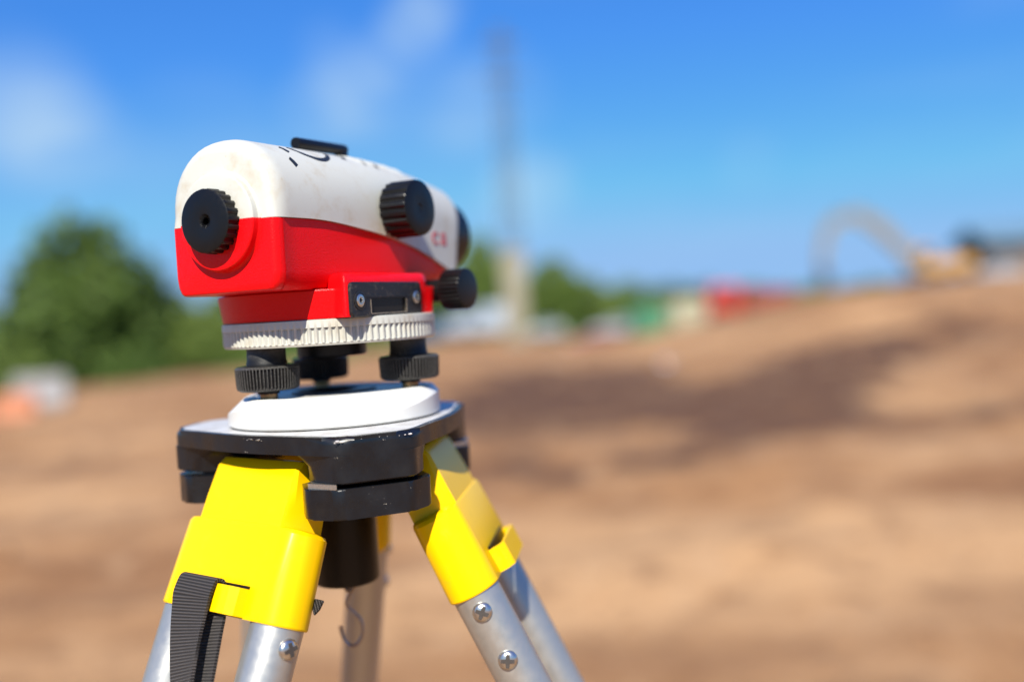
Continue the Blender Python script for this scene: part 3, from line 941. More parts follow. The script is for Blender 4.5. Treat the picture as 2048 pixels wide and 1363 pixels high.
# shiny can on the dirt
cz = ground_z(2.95, 17.6)
cn_ = tag(empty('metal_can', (2.95, 17.6, cz), 0.03), 'small shiny metal can lying on the bare dirt', 'can')
cn_.scale = (0.42, 0.42, 0.42)
bm = bmesh.new()
lathe(bm, [(.02, -.22), (.13, -.22), (.14, -.20), (.14, -.07), (.145, -.06), (.14, -.05), (.14, .05), (.145, .06), (.14, .07), (.14, .20), (.13, .22), (.02, .22)], 40, Matrix.Translation((0, 0, .13)) @ Matrix.Rotation(pi / 2, 4, 'Y'))
obj('can_body', bm, CHROME, cn_)
bm = bmesh.new(); tube(bm, [(-.2, 0, .13), (-.12, -.16, .16), (.12, -.16, .16), (.2, 0, .13)], .006, 8); obj('handle', bm, WIRE, cn_)

# ================================================================== TRIPOD
mm = 0.001
NOSE = [-68.0, 52.0, 172.0]
LEGS = [-126.5, -6.5, 113.5]
tri = tag(empty('tripod', (0, 0, 0)), 'yellow and aluminium surveying tripod with black head carrying the level', 'tripod')


def pol(az, r, t=0.0):
    a = radians(az)
    return (r * cos(a) - t * sin(a), r * sin(a) + t * cos(a))


def rounded(pts, r, seg=5):
    """round the corners of a closed polygon"""
    out = []
    n = len(pts)
    for i in range(n):
        p, a, b = Vector(pts[i]), Vector(pts[i - 1]), Vector(pts[(i + 1) % n])
        da, db = (a - p), (b - p)
        k = min(r, da.length * .45, db.length * .45)
        s, e = p + da.normalized() * k, p + db.normalized() * k
        for j in range(seg + 1):
            t = j / seg
            out.append(tuple((1 - t) ** 2 * s + 2 * t * (1 - t) * p + t * t * e))
    return out


def head_outline(rn=90, tn=19.5, rs=68.8, inset=0.0):
    pts = []
    for k in range(3):
        nz, lg = NOSE[k], NOSE[k] + 60
        pts += [pol(nz, rn - inset, -tn + inset * .3), pol(nz, rn - inset, tn - inset * .3)]
        # long side, slightly bowed outwards
        for q in (-34, -17, 0, 17, 34):
            pts.append(pol(lg, rs - inset - 0.0026 * q * q, q))
    return pts


M0 = Matrix.Translation((0, 0, ZI))
outl = [(x * mm, y * mm) for x, y in rounded(head_outline(), 9, 5)]
bm = bmesh.new()
prism(bm, outl, -66.5 * mm, -57.3 * mm, M0, bev=3.8 * mm, seg=5, only='top')
# noses go further down
for nz in NOSE:
    def nose(rf, th, rb, tb_, z):
        pl = [pol(nz, 40, -26), pol(nz, rb, -tb_), pol(nz, rf, -th), pol(nz, rf, th), pol(nz, rb, tb_), pol(nz, 40, 26)]
        return [(x * mm, y * mm, ZI + z * mm) for x, y in rounded(pl, 5, 4)]
    loft(bm, [nose(90, 19.5, 58, 36.0, -66.5), nose(90, 19.5, 64, 33, -69.0), nose(90, 19.5, 70, 30, -72.5), nose(90, 19.5, 72.5, 29.2, -79.6), nose(89.4, 19, 72, 29, -80.3)])
head = obj('head', bm, ENAMEL, tri, ang=30)
bm = bmesh.new()
inn = [(x * mm, y * mm) for x, y in rounded(head_outline(inset=3.6), 10, 5)]
prism(bm, inn, -58.2 * mm, -57.0 * mm, M0)
obj('head_plate', bm, PLATE, head)
# hinge block below each nose, with a dark gap and a serrated washer
for nz in NOSE:
    bm = bmesh.new()
    pl = [pol(nz, 46, -30), pol(nz, 76, -33.5), pol(nz, 89.6, -20), pol(nz, 89.6, 17), pol(nz, 78, 31), pol(nz, 46, 30)]
    prism(bm, [(x * mm, y * mm) for x, y in rounded(pl, 4, 4)], -97.6 * mm, -82.6 * mm, M0, bev=1.6 * mm, seg=3)
    cb = obj('clamp_block', bm, ENAMEL, tri, ang=30)
    bm = bmesh.new()
    pl = [pol(nz, 46, -25), pol(nz, 70, -26), pol(nz, 70, 26), pol(nz, 46, 25)]
    prism(bm, [(x * mm, y * mm) for x, y in pl], -83.5 * mm, -79 * mm, M0)
    obj('gap_spacer', bm, BLACK, cb)
    bm = bmesh.new()
    pl = []
    for q in range(26):
        pl.append(pol(nz, 74.5 + 15 * q / 25 + (0.5 if q % 2 else 0), -31.5 + 11.5 * q / 25 - (0.5 if q % 2 else 0)))
    pl += [pol(nz, 70, -18), pol(nz, 62, -26)]
    prism(bm, [(x * mm, y * mm) for x, y in pl], -82.5 * mm, -80.0 * mm, M0)
    obj('serrated_washer', bm, ZINC, cb, ang=20)
# chips on the front rim where the enamel is worn to bare metal
bm = bmesh.new()
rnd = random.Random(11)
def chip(p, s):
    n = rnd.randint(5, 7)
    q = [Vector((s * rnd.uniform(.5, 1) * cos(6.283 * i / n), 0, s * .55 * rnd.uniform(.5, 1) * sin(6.283 * i / n))) for i in range(n)]
    return q
def chips(az, rr, lst):
    for (t_, z_, s_, tilt) in lst:
        ox, oy = pol(az, rr - (1.0 if tilt < -40 else 0), t_)
        R_ = Matrix.Translation((ox * mm, oy * mm, ZI + z_ * mm)) @ Matrix.Rotation(radians(az + 90), 4, 'Z') @ Matrix.Rotation(radians(tilt), 4, 'X')
        q = chip(None, s_)
        a = [R_ @ (v * mm + Vector((0, .0004, 0))) for v in q]
        b = [R_ @ (v * mm * .9 + Vector((0, -.00008, 0))) for v in q]
        loft(bm, [a, b])
chips(-68, 90.0, [(17.6, -59.0, 1.3, -35), (15.0, -59.2, .7, -35), (12, -59.3, .4, -35), (-18.5, -58.9, 1.5, -40), (-16.6, -59.4, .9, -35), (-20, -59.6, .7, -30), (-13, -59, .4, -40), (2, -58.9, .35, -40), (6, -59.1, .3, -40), (-7, -59, .3, -40)])
rnd2 = random.Random(4)
chips(-128, 68.5, [(rnd2.uniform(-2, 20), -59.0 + rnd2.uniform(-.5, .4), rnd2.uniform(.15, .45), -38) for k in range(22)])
obj('paint_chip', bm, SCUFF, head, flat=True)

# centre bolt housing and plumb hook
bm = bmesh.new()
lathe(bm, [(.004, -.084), (.0192, -.084), (.0189, -.1486), (.0182, -.1500), (.0175, -.1506), (.010, -.1508), (.009, -.149), (.003, -.149)], 64, M0)
for t_ in (-1,):
    pass
cbh = obj('bolt_housing', bm, BLACK, tri)
hookpts = [(-.5, 0), (-1.6, -1.2), (-2.4, -3), (-1.4, -5), (0.6, -5.6), (2.2, -4.2), (2.6, -2), (1.6, -.4), (0.9, -2.5), (0.5, -5.0), (-.5, -7.2), (-1.8, -10), (-1.2, -12.6), (1.4, -15), (4.2, -18), (5.2, -21.5), (4.4, -25.5), (1.8, -28.5), (-1.4, -28.8), (-4.0, -26.2), (-5.2, -22.5), (-5.4, -20.5)]
bm = bmesh.new()
# smooth the wire with a Catmull-Rom curve
def catmull(P, n=5):
    P = [Vector(p) for p in P]
    out = []
    for i in range(len(P) - 1):
        p0, p1, p2, p3 = P[max(i - 1, 0)], P[i], P[i + 1], P[min(i + 2, len(P) - 1)]
        for k in range(n):
            t = k / n
            out.append(0.5 * ((2 * p1) + (p2 - p0) * t + (2 * p0 - 5 * p1 + 4 * p2 - p3) * t * t + (3 * p1 - p0 - 3 * p2 + p3) * t ** 3))
    out.append(P[-1])
    return out
tube(bm, [(p.x * 1.2 * mm + .001, 0.0004 * sin(i * .2), ZI + (-149.5 + p.y * 1.36) * mm) for i, p in enumerate(catmull([(a, b, 0) for a, b in hookpts]))], 0.0011, 10)
obj('plumb_hook', bm, WIRE, tri)

# ---- legs
SPLAY = 25.0
R0, Z0 = 59.5, -72.0


def leg_matrix(az):
    a, s = radians(az), radians(SPLAY)
    o = Vector((cos(a), sin(a), 0)); t = Vector((-sin(a), cos(a), 0)); z = Vector((0, 0, 1))
    nrm = cos(s) * o + sin(s) * z
    l = sin(s) * o - cos(s) * z
    p = o * R0 * mm + z * (ZI + Z0 * mm)
    return Matrix(((t.x, nrm.x, -l.x, p.x), (t.y, nrm.y, -l.y, p.y), (t.z, nrm.z, -l.z, p.z), (0, 0, 0, 1)))


def bracket_bm():
    """local mm: x tangential, y outward, z = -distance down the leg"""
    bm = bmesh.new()
    # lower shell: stadium over the two tubes, flat outer face
    def stad(hw, y0, y1, r, z, seg=7):
        pts = []
        for cx, cy, a0 in ((hw - r, y1 - r, 0), (-hw + r, y1 - r, 90), (-hw + r, y0 + r, 180), (hw - r, y0 + r, 270)):
            for k in range(seg + 1):
                a = radians(a0 + 90 * k / seg)
                pts.append(((cx + r * cos(a)) * mm, (cy + r * sin(a)) * mm, z * mm))
        return pts
    loft(bm, [stad(42.6, -25.6, -2.2, 9, -31.4), stad(45.0, -26.8, -0.5, 11, -32.2), stad(46.6, -27.4, .2, 12, -34.0), stad(49.0, -28.4, 1.0, 13.6, -77.2), stad(48.6, -28.0, .6, 13.3, -78.0)])
    # upper hinge block, a bevelled tapering casting
    def blk(hw, y0, y1, z, bx, by):
        q = [(hw, y1 - by), (hw - bx, y1), (-hw + bx, y1), (-hw, y1 - by), (-hw, y0), (hw, y0)]
        return [(x * mm, y * mm, z * mm) for x, y in q]
    loft(bm, [blk(31.5, -24, -10, 4, 2.0, 2.0), blk(32, -25, -4.0, 2.0, 2.0, 2.0), blk(32.2, -25, -1.6, -3, 1.6, 1.6), blk(33.8, -26, -1.2, -20, 2.0, 4.0), blk(35.2, -26.2, -.9, -34, 3.2, 9.0), blk(35.2, -26.2, -.9, -40, 3.2, 9.0)])
    # strap loop: a bridge standing off the outer face
    prof = [(-25.5, .2), (-24, 6.4), (-20, 9.4), (20, 9.4), (24, 6.4), (25.5, .2), (23.2, .2), (22, 5.4), (19, 7.6), (-19, 7.6), (-22, 5.4), (-23.2, .2)]
    loft(bm, [[(x * mm, y * mm, z * mm) for x, y in prof] for z in (-64.0, -64.6, -76.8, -77.4)])
    return bm


def screw_bm():
    bm = bmesh.new()
    r = 5.2
    lathe(bm, [(r * mm, -0.3 * mm), (r * mm, .5 * mm), (r * .93 * mm, 1.3 * mm), (r * .74 * mm, 2.1 * mm), (r * .45 * mm, 2.65 * mm), (.2 * mm, 2.85 * mm)], 28)
    return bm


def cross_bm():
    bm = bmesh.new()
    a, b = 3.5 * mm, .85 * mm
    pl = [(a, b), (b * 1.3, b * 1.3), (b, a), (-b, a), (-b * 1.3, b * 1.3), (-a, b), (-a, -b), (-b * 1.3, -b * 1.3), (-b, -a), (b, -a), (b * 1.3, -b * 1.3), (a, -b)]
    prism(bm, pl, 1.2 * mm, 2.98 * mm)  # cross stands slightly proud; its dark colour replaces a shaded recess
    return bm


for az in LEGS:
    LM = leg_matrix(az)
    lg = obj('leg', bracket_bm(), YELLOW, tri, ang=28, matrix=LM)
    bm = bmesh.new(); box(bm, -.0245, .0245, -.0005, .0022, -.0740, -.0625); obj('slot_shade', bm, BLACK, lg, flat=True)  # thin black plate, painted-in shade for the inside of the strap opening
    for s_ in (-1, 1):
        bm = bmesh.new()
        lathe(bm, [(.012, -.92), (.0132, -.919), (.0132, -.0745), (.012, -.074)], 48, Matrix.Translation((s_ * .0348, -.0135, 0)))
        tb = obj('tube', bm, ALU, lg)
        for q in (-87, -115):
            if az == -126.5 and s_ < 0: continue
            A = Matrix.Translation((s_ * .0348, -.0135, q * mm)) @ Matrix.Rotation(radians(90 * s_), 4, 'Y') @ Matrix.Rotation(radians(-6), 4, 'X') @ Matrix.Translation((0, 0, .0130))
            sc = obj('screw', screw_bm(), [ZINC], lg, matrix=A @ Matrix.Rotation(random.uniform(0, 1.5), 4, 'Z'))
            cr = obj('screw', cross_bm(), RECESS_SHADE, None, flat=True)
            bmj = bmesh.new(); bmj.from_mesh(sc.data)
            n0 = len(bmj.faces)
            bmj.from_mesh(cr.data)
            bmj.faces.ensure_lookup_table()
            for f in bmj.faces[n0:]:
                f.material_index = 1; f.smooth = False
            bmj.to_mesh(sc.data); bmj.free()
            sc.data.materials.append(RECESS_SHADE)
            bpy.data.objects.remove(cr)
    bm = bmesh.new(); box(bm, -.047, .047, -.034, .008, -.96, -.90, bev=.004); obj('lower_clamp', bm, YELLOW, lg)
    bm = bmesh.new(); box(bm, -.014, .014, -.026, .0, -1.44, -.88, bev=.003); obj('lower_leg', bm, ALU, lg)
    bm = bmesh.new(); lathe(bm, [(.001, -1.492), (.008, -1.46), (.018, -1.44), (.018, -1.40), (.012, -1.39)], 20, Matrix.Translation((0, -.0138, 0))); obj('foot_spike', bm, ENAMEL, lg)

# ---- carrying strap looped through the bridge of the front left leg
LM = leg_matrix(LEGS[0])


def ribbon(bm, path, wdir, half, th, uvl, u0=0.0):
    rows = []
    v = 0.0
    prev = None
    for i, (p, wv, hw) in enumerate(zip(path, wdir, half)):
        p = Vector(p)
        if prev is not None: v += (p - prev).length
        prev = p
        d = (Vector(path[min(i + 1, len(path) - 1)]) - Vector(path[max(i - 1, 0)])).normalized()
        wv = (wv - d * wv.dot(d)).normalized()
        n = wv.cross(d).normalized() * th / 2
        ring = [(p - wv * hw + n, -hw), (p + wv * hw * 0 + n, 0), (p + wv * hw + n, hw), (p + wv * hw - n, hw), (p - n, 0), (p - wv * hw - n, -hw)]
        rows.append(([bm.verts.new(a) for a, _ in ring], [b for _, b in ring], v))
    for (r0, u0_, v0), (r1, u1_, v1) in zip(rows, rows[1:]):
        for i in range(6):
            j = (i + 1) % 6
            f = bm.faces.new((r0[i], r0[j], r1[j], r1[i]))
            for lp, uvv in zip(f.loops, ((u0_[i], v0), (u0_[j], v0), (u1_[j], v1), (u1_[i], v1))):
                lp[uvl].uv = uvv
    bm.faces.new(rows[0][0][::-1]); bm.faces.new(rows[-1][0])


st = tag(empty('strap', LM @ Vector((-.006, .004, -.067))), 'black woven webbing strap hanging from the front left tripod leg', 'strap')
Minv = Matrix.Translation(st.location).inverted()
bm = bmesh.new()
uvl = bm.loops.layers.uv.new('UVMap')
tdir = (LM.to_3x3() @ Vector((1, 0, 0))).normalized()
ndir = (LM.to_3x3() @ Vector((0, 1, 0))).normalized()
ldir = (LM.to_3x3() @ Vector((0, 0, -1))).normalized()
C0 = LM @ Vector((-.0035, 0, 0))
down = Vector((0, 0, -1))
def LP(n_, l_, dt=0.0):
    return C0 + ndir * n_ * mm + ldir * l_ * mm + tdir * dt * mm
top = [LP(4.4, 72), LP(4.6, 66.5), LP(5.6, 63.2), LP(8.0, 62.2), LP(10.4, 63.2), LP(11.4, 66.5), LP(11.8, 71)]
p = top[-1]
hang = []
for k in range(1, 26):
    f = k / 25
    q = .0036 * k
    hang.append(p + ldir * q * .86 + down * q * .10 + tdir * (.022 * f * f + .004 * f) + ndir * (-.004 * f))
path = catmull(top + hang[::3], 6)
path = [Minv @ q for q in path]
n_ = len(path)
wd, hf = [], []
for i in range(n_):
    f = max(0, (i / n_ - .45) / .55)
    tw = radians(-34) * f
    wv = Matrix.Rotation(tw, 3, 'Z') @ tdir
    wd.append(wv)
    hf.append((14.2 - 3.4 * f) * mm)
ribbon(bm, path, wd, hf, .0016, uvl)
# back strand, hanging behind and slightly twisted
p0 = LP(2.6, 70, 5)
bpath = [LP(4.4, 68, 3), LP(4.2, 74, 5)] + [LP(3.6 - .2 * k, 74 + 5.4 * k, 7 + .9 * k) for k in range(1, 18)]
bpath = [Minv @ q for q in catmull(bpath, 4)]
bw = []
for i in range(len(bpath)):
    f = i / len(bpath)
    bw.append(Matrix.Rotation(radians(-5 - 20 * f), 3, 'Z') @ tdir)
ribbon(bm, bpath, bw, [.0125] * len(bpath), .0016, uvl)
obj('webbing', bm, WEB, st, ang=60)
# short strap end poking out behind the bracket on its right
bm = bmesh.new()
uvl = bm.loops.layers.uv.new('UVMap')
q = [LM @ Vector((.045, -.0235, -.066)), LM @ Vector((.0478, -.0238, -.064)), LM @ Vector((.0505, -.024, -.062))]
ribbon(bm, [Minv @ v for v in q], [ldir] * 3, [.0040, .0030, .0004], .0012, uvl)
obj('strap_end', bm, WEB, st)

# ================================================================== LEVEL
TH = radians(28)
lev = tag(empty('surveying_level', (0, 0, ZI), -TH), 'red and white optical surveying level with black knobs on the tripod head', 'surveying level')
# local frame in mm: X to the right side of the instrument, Y along the telescope, Z up
N0 = 1.0


def lerp_tab(tab, a):
    if a <= tab[0][0]: return tab[0][1]
    for (x0, y0), (x1, y1) in zip(tab, tab[1:]):
        if a <= x1:
            t = (a - x0) / (x1 - x0)
            return y0 + (y1 - y0) * t
    return tab[-1][1]


def smooth_tab(tab, a, h=5):
    return sum(lerp_tab(tab, a + d) for d in (-h, -h / 2, 0, h / 2, h)) / 5


WID = [(-82, 35.0), (-40, 35.6), (10, 35.3), (40, 34.0), (60, 32.0), (80, 30.0), (98, 28.3), (120, 28)]
TOP = [(-82, 92.0), (-20, 92.6), (20, 92.2), (45, 90.8), (65, 88.6), (85, 85.0), (100, 81.8), (120, 80)]
SEAM = [(-82, 50.4), (-50, 50.7), (-33, 49.6), (4, 45.4), (39, 39.1), (80, 28.6), (100, 23.0), (120, 18)]


def upper_section(a, ins=0.0, n=22):
    """open arch from right seam over the top to the left seam, then closed along the seam"""
    wd = smooth_tab(WID, a) - ins
    tp = smooth_tab(TOP, a) - ins
    sm = smooth_tab(SEAM, a, 8) if a > -60 else lerp_tab(SEAM, a)
    zc = tp - wd * 1.02
    ws = wd + ins * .45
    pts = [(N0 + ws, sm), (N0 + (ws + wd) / 2, sm + (zc - sm) * .5)]
    for k in range(n + 1):
        t = pi * k / n
        ex_ = 2.15
        c, s = cos(t), sin(t)
        pts.append((N0 + wd * math.copysign(abs(c) ** (2 / ex_), c), zc + (tp - zc) * abs(s) ** (2 / ex_)))
    pts += [(N0 - (ws + wd) / 2, sm + (zc - sm) * .5), (N0 - ws, sm)]
    return pts


def rake(a, z, k):
    return a + k * (z - 50) * 0.22


bm = bmesh.new()
loops = []
REAR = [(-81.6, 7.4), (-81.3, 5.2), (-80.2, 3.0), (-78.3, 1.4), (-75.5, .4), (-73, 0)]
FRONT = [(96.6, 0), (99.0, .5), (99.8, 1.6), (100.0, 3.2)]
sts = REAR + [(a, 0) for a in range(-70, 96, 6)] + FRONT
for a, ins in sts:
    k = max(0, min(1, (a - 60) / 38))
    loops.append([(x * mm, rake(a, z, k) * mm, z * mm) for x, z in upper_section(a, ins)])
loft(bm, loops)
upper = obj('upper_housing', bm, WHITE, lev, ang=32)


def lower_section(a, ins=0.0):
    wd = smooth_tab(WID, a) - 1.7 - ins
    if a < -70: wd += 1.7 * min(1, (-70 - a) / 8)
    sm = (smooth_tab(SEAM, a, 8) if a > -60 else lerp_tab(SEAM, a)) - 0.25
    bt = lerp_tab([(-82, 15.3), (48, 15.3), (70, 17.5), (92, 22.5)], a) + ins * .25
    bt = min(bt, sm - 3)
    h = sm - bt
    q = [(wd, sm), (wd, bt + min(9, h * .5)), (wd - .8, bt + min(4, h * .3)), (wd - 2.4, bt + min(1.0, h * .1)), (wd - 4, bt)]
    return [(N0 + x, z) for x, z in q] + [(N0 - x, z) for x, z in q[::-1]]


bm = bmesh.new()
loops = []
for a, ins in [(-81.6, 4.07), (-81.3, 2.86), (-80.2, 1.65), (-78.3, .77), (-75.5, .2)] + [(a, 0) for a in range(-76, 92, 6)] + [(93.5, .3), (94.4, 1.4)]:
    k = max(0, min(1, (a - 60) / 38))
    loops.append([(x * mm, rake(a, z, k) * mm, z * mm) for x, z in lower_section(a, ins)])
loft(bm, loops)
lower = obj('lower_housing', bm, RED, lev, ang=32)

# drum under the housing
bm = bmesh.new()
lathe(bm, [(20 * mm, 15.6 * mm), (60.2 * mm, 15.2 * mm), (60.6 * mm, 14.4 * mm), (58.6 * mm, 0.3 * mm), (20 * mm, 0.2 * mm)], 128)
for v in bm.verts:
    v.co.x = min(v.co.x, 49.7 * mm)
obj('drum', bm, RED, lev, ang=30)

# side box with the level window
bm = bmesh.new()
def boxsec(z, g):
    # plan outline at height z shrunk by g: left wall slopes out of the drum, rounded right corner
    pl = [(28, -39 + g), (39, -44.6 + g), (50.3 - g, -50.6 + g), (50.3 - g, 24 - g), (45.5, 33 - g), (28, 40 - g)]
    return pl
pl = rounded(boxsec(0, 0), 3.6, 5)
lo = [(x * mm, y * mm, 0.25 * mm) for x, y in pl]
sec = [lo]
for z, g in ((17.5, 0.0), (20.2, 0.35), (22.0, 1.5), (22.8, 3.2)):
    pl = rounded(boxsec(z, g), 3.6, 5)
    sec.append([(x * mm, y * mm, z * mm) for x, y in pl])
loft(bm, sec)
sb = obj('level_box', bm, RED, lev, ang=35)


def on_side(name, bm, mat, parent, xx, ang=35):
    """mesh drawn in (u along the telescope, v up, w outwards) set on the plane x = xx"""
    M = Matrix(((0, 0, 1, xx * mm), (1, 0, 0, 0), (0, 1, 0, 0), (0, 0, 0, 1)))
    return obj(name, bm, mat, parent, ang, matrix=M)


# window frame: ring plate with an opening
def rrect(x0, x1, y0, y1, r, seg=5):
    return rounded([(x0, y0), (x1, y0), (x1, y1), (x0, y1)], r, seg)


bm = bmesh.new()
A_ = [-47.6, 17.4, -0.2, 17.8]
o_ = rrect(A_[0], A_[1], A_[2], A_[3], 3)
i_ = rrect(-30.8, 1.2, 1.7, 9.2, .8)
def L3(pts, w): return [(x * mm, y * mm, w * mm) for x, y in pts]
o2 = rrect(A_[0] + .6, A_[1] - .6, A_[2] + .6, A_[3] - .6, 2.7)
loft(bm, [L3(o_, -1), L3(o_, 1.1), L3(o2, 1.7), L3(i_, 1.7), L3(i_, -0.6)], False, True)
fr = on_side('window_frame', bm, FRAME, lev, 50.2)
bm = bmesh.new(); prism(bm, [(x * mm, y * mm) for x, y in rrect(-31.4, 1.8, 1.2, 9.8, .8)], -.2 * mm, .45 * mm); g_ = obj('window_glass', bm, GLASS, fr)
bm = bmesh.new(); prism(bm, [(x * mm, y * mm) for x, y in rrect(-36, 4, 9.9, 10.9, .4)], 1.6 * mm, 2.3 * mm); obj('frame_rib', bm, FRAME, fr)
bm = bmesh.new()
for x0, x1, y0, y1 in ((-31.4, -30.7, 1.4, 9.0), (-30.7, 1.4, 1.1, 1.6), (1.3, 1.9, 1.4, 9.0)):
    box(bm, x0 * mm, x1 * mm, y0 * mm, y1 * mm, 1.4 * mm, 1.82 * mm)
obj('worn_edge', bm, plain('worn_frame_edge', (0.26, 0.21, 0.15), 0.45, 0.3, var=.5, scale=400), fr, flat=True)
for xx_, yy_ in ((-40.4, 8.3), (11.2, 9.2)):
    bm = bmesh.new()
    r = 3.3 * mm
    lathe(bm, [(r * 1.45, 1.5 * mm), (r * 1.45, 2.1 * mm), (r * 1.12, 2.2 * mm), (r * 1.12, 1.8 * mm)], 28, Matrix.Translation((xx_ * mm, yy_ * mm, 0)))
    obj('screw_seat', bm, FRAME, fr)
    bm = bmesh.new()
    lathe(bm, [(r, 1.2 * mm), (r, 2.3 * mm), (r * .9, 2.6 * mm), (r * .8, 2.7 * mm), (r * .42, 2.6 * mm), (r * .34, 1.2 * mm), (.1 * mm, 1.1 * mm)], 28, Matrix.Translation((xx_ * mm, yy_ * mm, 0)))
    obj('screw', bm, ZINC, fr)

# eyepiece boss: white upper half, red lower half
def boss(z_hi):
    bm = bmesh.new()
    cx, cz, R = 2.0, 50.6, 23.2
    arc = []
    a0, a1 = (0, 180) if z_hi else (180, 360)
    for k in range(41):
        t = radians(a0 + (a1 - a0) * k / 40)
        arc.append((cos(t), sin(t)))
    prof = [(R + 3.2, -80.5), (R + 1.8, -82.0), (R + 1.2, -82.8), (R + .9, -85.6), (R + .4, -86.2), (R - .8, -86.5), (14, -86.6)]
    prof = prof if z_hi else [(r, a + .05) for r, a in prof]
    loops = []
    for c, s in arc:
        loops.append([((cx + r * c) * mm, a * mm, (cz + r * s) * mm) for r, a in prof] + [((cx + 8 * c) * mm, -86.6 * mm, (cz + 8 * s) * mm), ((cx + 8 * c) * mm, -80.5 * mm, (cz + 8 * s) * mm)])
    loft(bm, loops)
    return bm
obj('eyepiece_boss', boss(True), WHITE, upper, ang=25)
obj('eyepiece_boss', boss(False), RED, lower, ang=25)

bm = bmesh.new()
EM = Matrix.Translation((2.2 * mm, 3.2 * mm, 50.6 * mm)) @ Matrix.Rotation(pi / 2, 4, 'X')   # +Z -> -Y (towards the eye)
lathe(bm, [(10 * mm, 84 * mm), (14.4 * mm, 84 * mm), (14.4 * mm, 88.9 * mm), (15.4 * mm, 88.9 * mm), (15.9 * mm, 89.2 * mm), (15.8 * mm, 95.9 * mm), (15.4 * mm, 96.7 * mm), (14.6 * mm, 97.1 * mm),
           (6 * mm, 96.8 * mm), (3.6 * mm, 96.6 * mm), (3.0 * mm, 95.9 * mm), (2.7 * mm, 91 * mm), (.3 * mm, 91 * mm)], 240, EM, (23, 1.2 * mm, 89.1 * mm, 96.0 * mm, .45))
ey = obj('eyepiece', bm, BLACK, lev, ang=30)

# focus knob on the right side
bm = bmesh.new()
FM = Matrix.Translation((0, 16.2 * mm, 58.7 * mm)) @ Matrix.Rotation(pi / 2, 4, 'Y')        # +Z -> +X
lathe(bm, [(8 * mm, 34 * mm), (12 * mm, 34 * mm), (12 * mm, 37.8 * mm), (14.2 * mm, 37.8 * mm), (15.9 * mm, 38.6 * mm), (15.7 * mm, 54.0 * mm), (15.2 * mm, 55.0 * mm), (14.2 * mm, 55.5 * mm), (6 * mm, 55.2 * mm), (2.6 * mm, 55.1 * mm), (2.0 * mm, 54.6 * mm), (.3 * mm, 54.6 * mm)],
      240, FM, (19, 1.3 * mm, 38.5 * mm, 54.1 * mm, .45))
obj('focus_knob', bm, BLACK, lev, ang=30)

# horizontal drive knob and shaft
bm = bmesh.new()
DM = Matrix.Translation((0, 40.5 * mm, 12.6 * mm)) @ Matrix.Rotation(pi / 2, 4, 'Y')
lathe(bm, [(5 * mm, 54.5 * mm), (10.6 * mm, 54.5 * mm), (11.8 * mm, 55.4 * mm), (11.9 * mm, 67.3 * mm), (11.3 * mm, 68.4 * mm), (10 * mm, 68.8 * mm), (.3 * mm, 68.6 * mm)], 240, DM, (30, 1.2 * mm, 55.3 * mm, 67.4 * mm, .2))
dk = obj('drive_knob', bm, BLACK, lev, ang=30)
bm = bmesh.new()
lathe(bm, [(6.6 * mm, 28 * mm), (6.6 * mm, 53.5 * mm)], 40, DM)
obj('shaft', bm, BLACK, dk)

# objective barrel
bm = bmesh.new()
OM = Matrix.Translation((2.2 * mm, 0, 50.5 * mm)) @ Matrix.Rotation(-pi / 2, 4, 'X')          # +Z -> +Y
lathe(bm, [(20 * mm, 80 * mm), (25.0 * mm, 80 * mm), (25.0 * mm, 116 * mm), (24.2 * mm, 119.6 * mm), (22.6 * mm, 120.2 * mm), (20.8 * mm, 119.6 * mm), (20.5 * mm, 110 * mm)], 96, OM)
ob = obj('objective', bm, BLACK, lev, ang=30)
bm = bmesh.new(); lathe(bm, [(20.6 * mm, 109.5 * mm), (17 * mm, 110.9 * mm), (10 * mm, 112.2 * mm), (.3 * mm, 112.8 * mm)], 48, OM); obj('lens', bm, GLASS, ob)

# sight tube on top
sg = None
bm = bmesh.new()
SM = Matrix.Translation((1.5 * mm, 0, 97.3 * mm)) @ Matrix.Rotation(radians(1.4), 4, 'X') @ Matrix.Rotation(-pi / 2, 4, 'X')
lathe(bm, [(2.1 * mm, -21.5 * mm), (2.9 * mm, -21.8 * mm), (3.3 * mm, -21.2 * mm), (3.2 * mm, 20.6 * mm), (2.9 * mm, 21.6 * mm), (2.0 * mm, 21.6 * mm), (2.0 * mm, -10 * mm)], 40, SM)
sg = obj('sight', bm, BLACK, lev, ang=30)
bm = bmesh.new()
box(bm, -1.4 * mm, 4.4 * mm, 15.5 * mm, 21.4 * mm, 89.5 * mm, 97.6 * mm, None, .8 * mm)
obj('sight_post', bm, BLACK, sg)
bm = bmesh.new(); lathe(bm, [(2.2 * mm, -22.2 * mm), (3.1 * mm, -22.2 * mm), (3.1 * mm, -21.4 * mm), (2.2 * mm, -21.4 * mm)], 24, SM)
obj('end_ring', bm, BLACK, sg)

# printed marks on the top of the housing: dashes and an open ring
def top_z(x, a):
    tp = smooth_tab(TOP, a); wd = smooth_tab(WID, a)
    zc = tp - wd * 1.02
    c = min(1, abs(x - N0) / wd)
    return zc + (tp - zc) * (1 - c ** 2.15) ** (1 / 2.15)


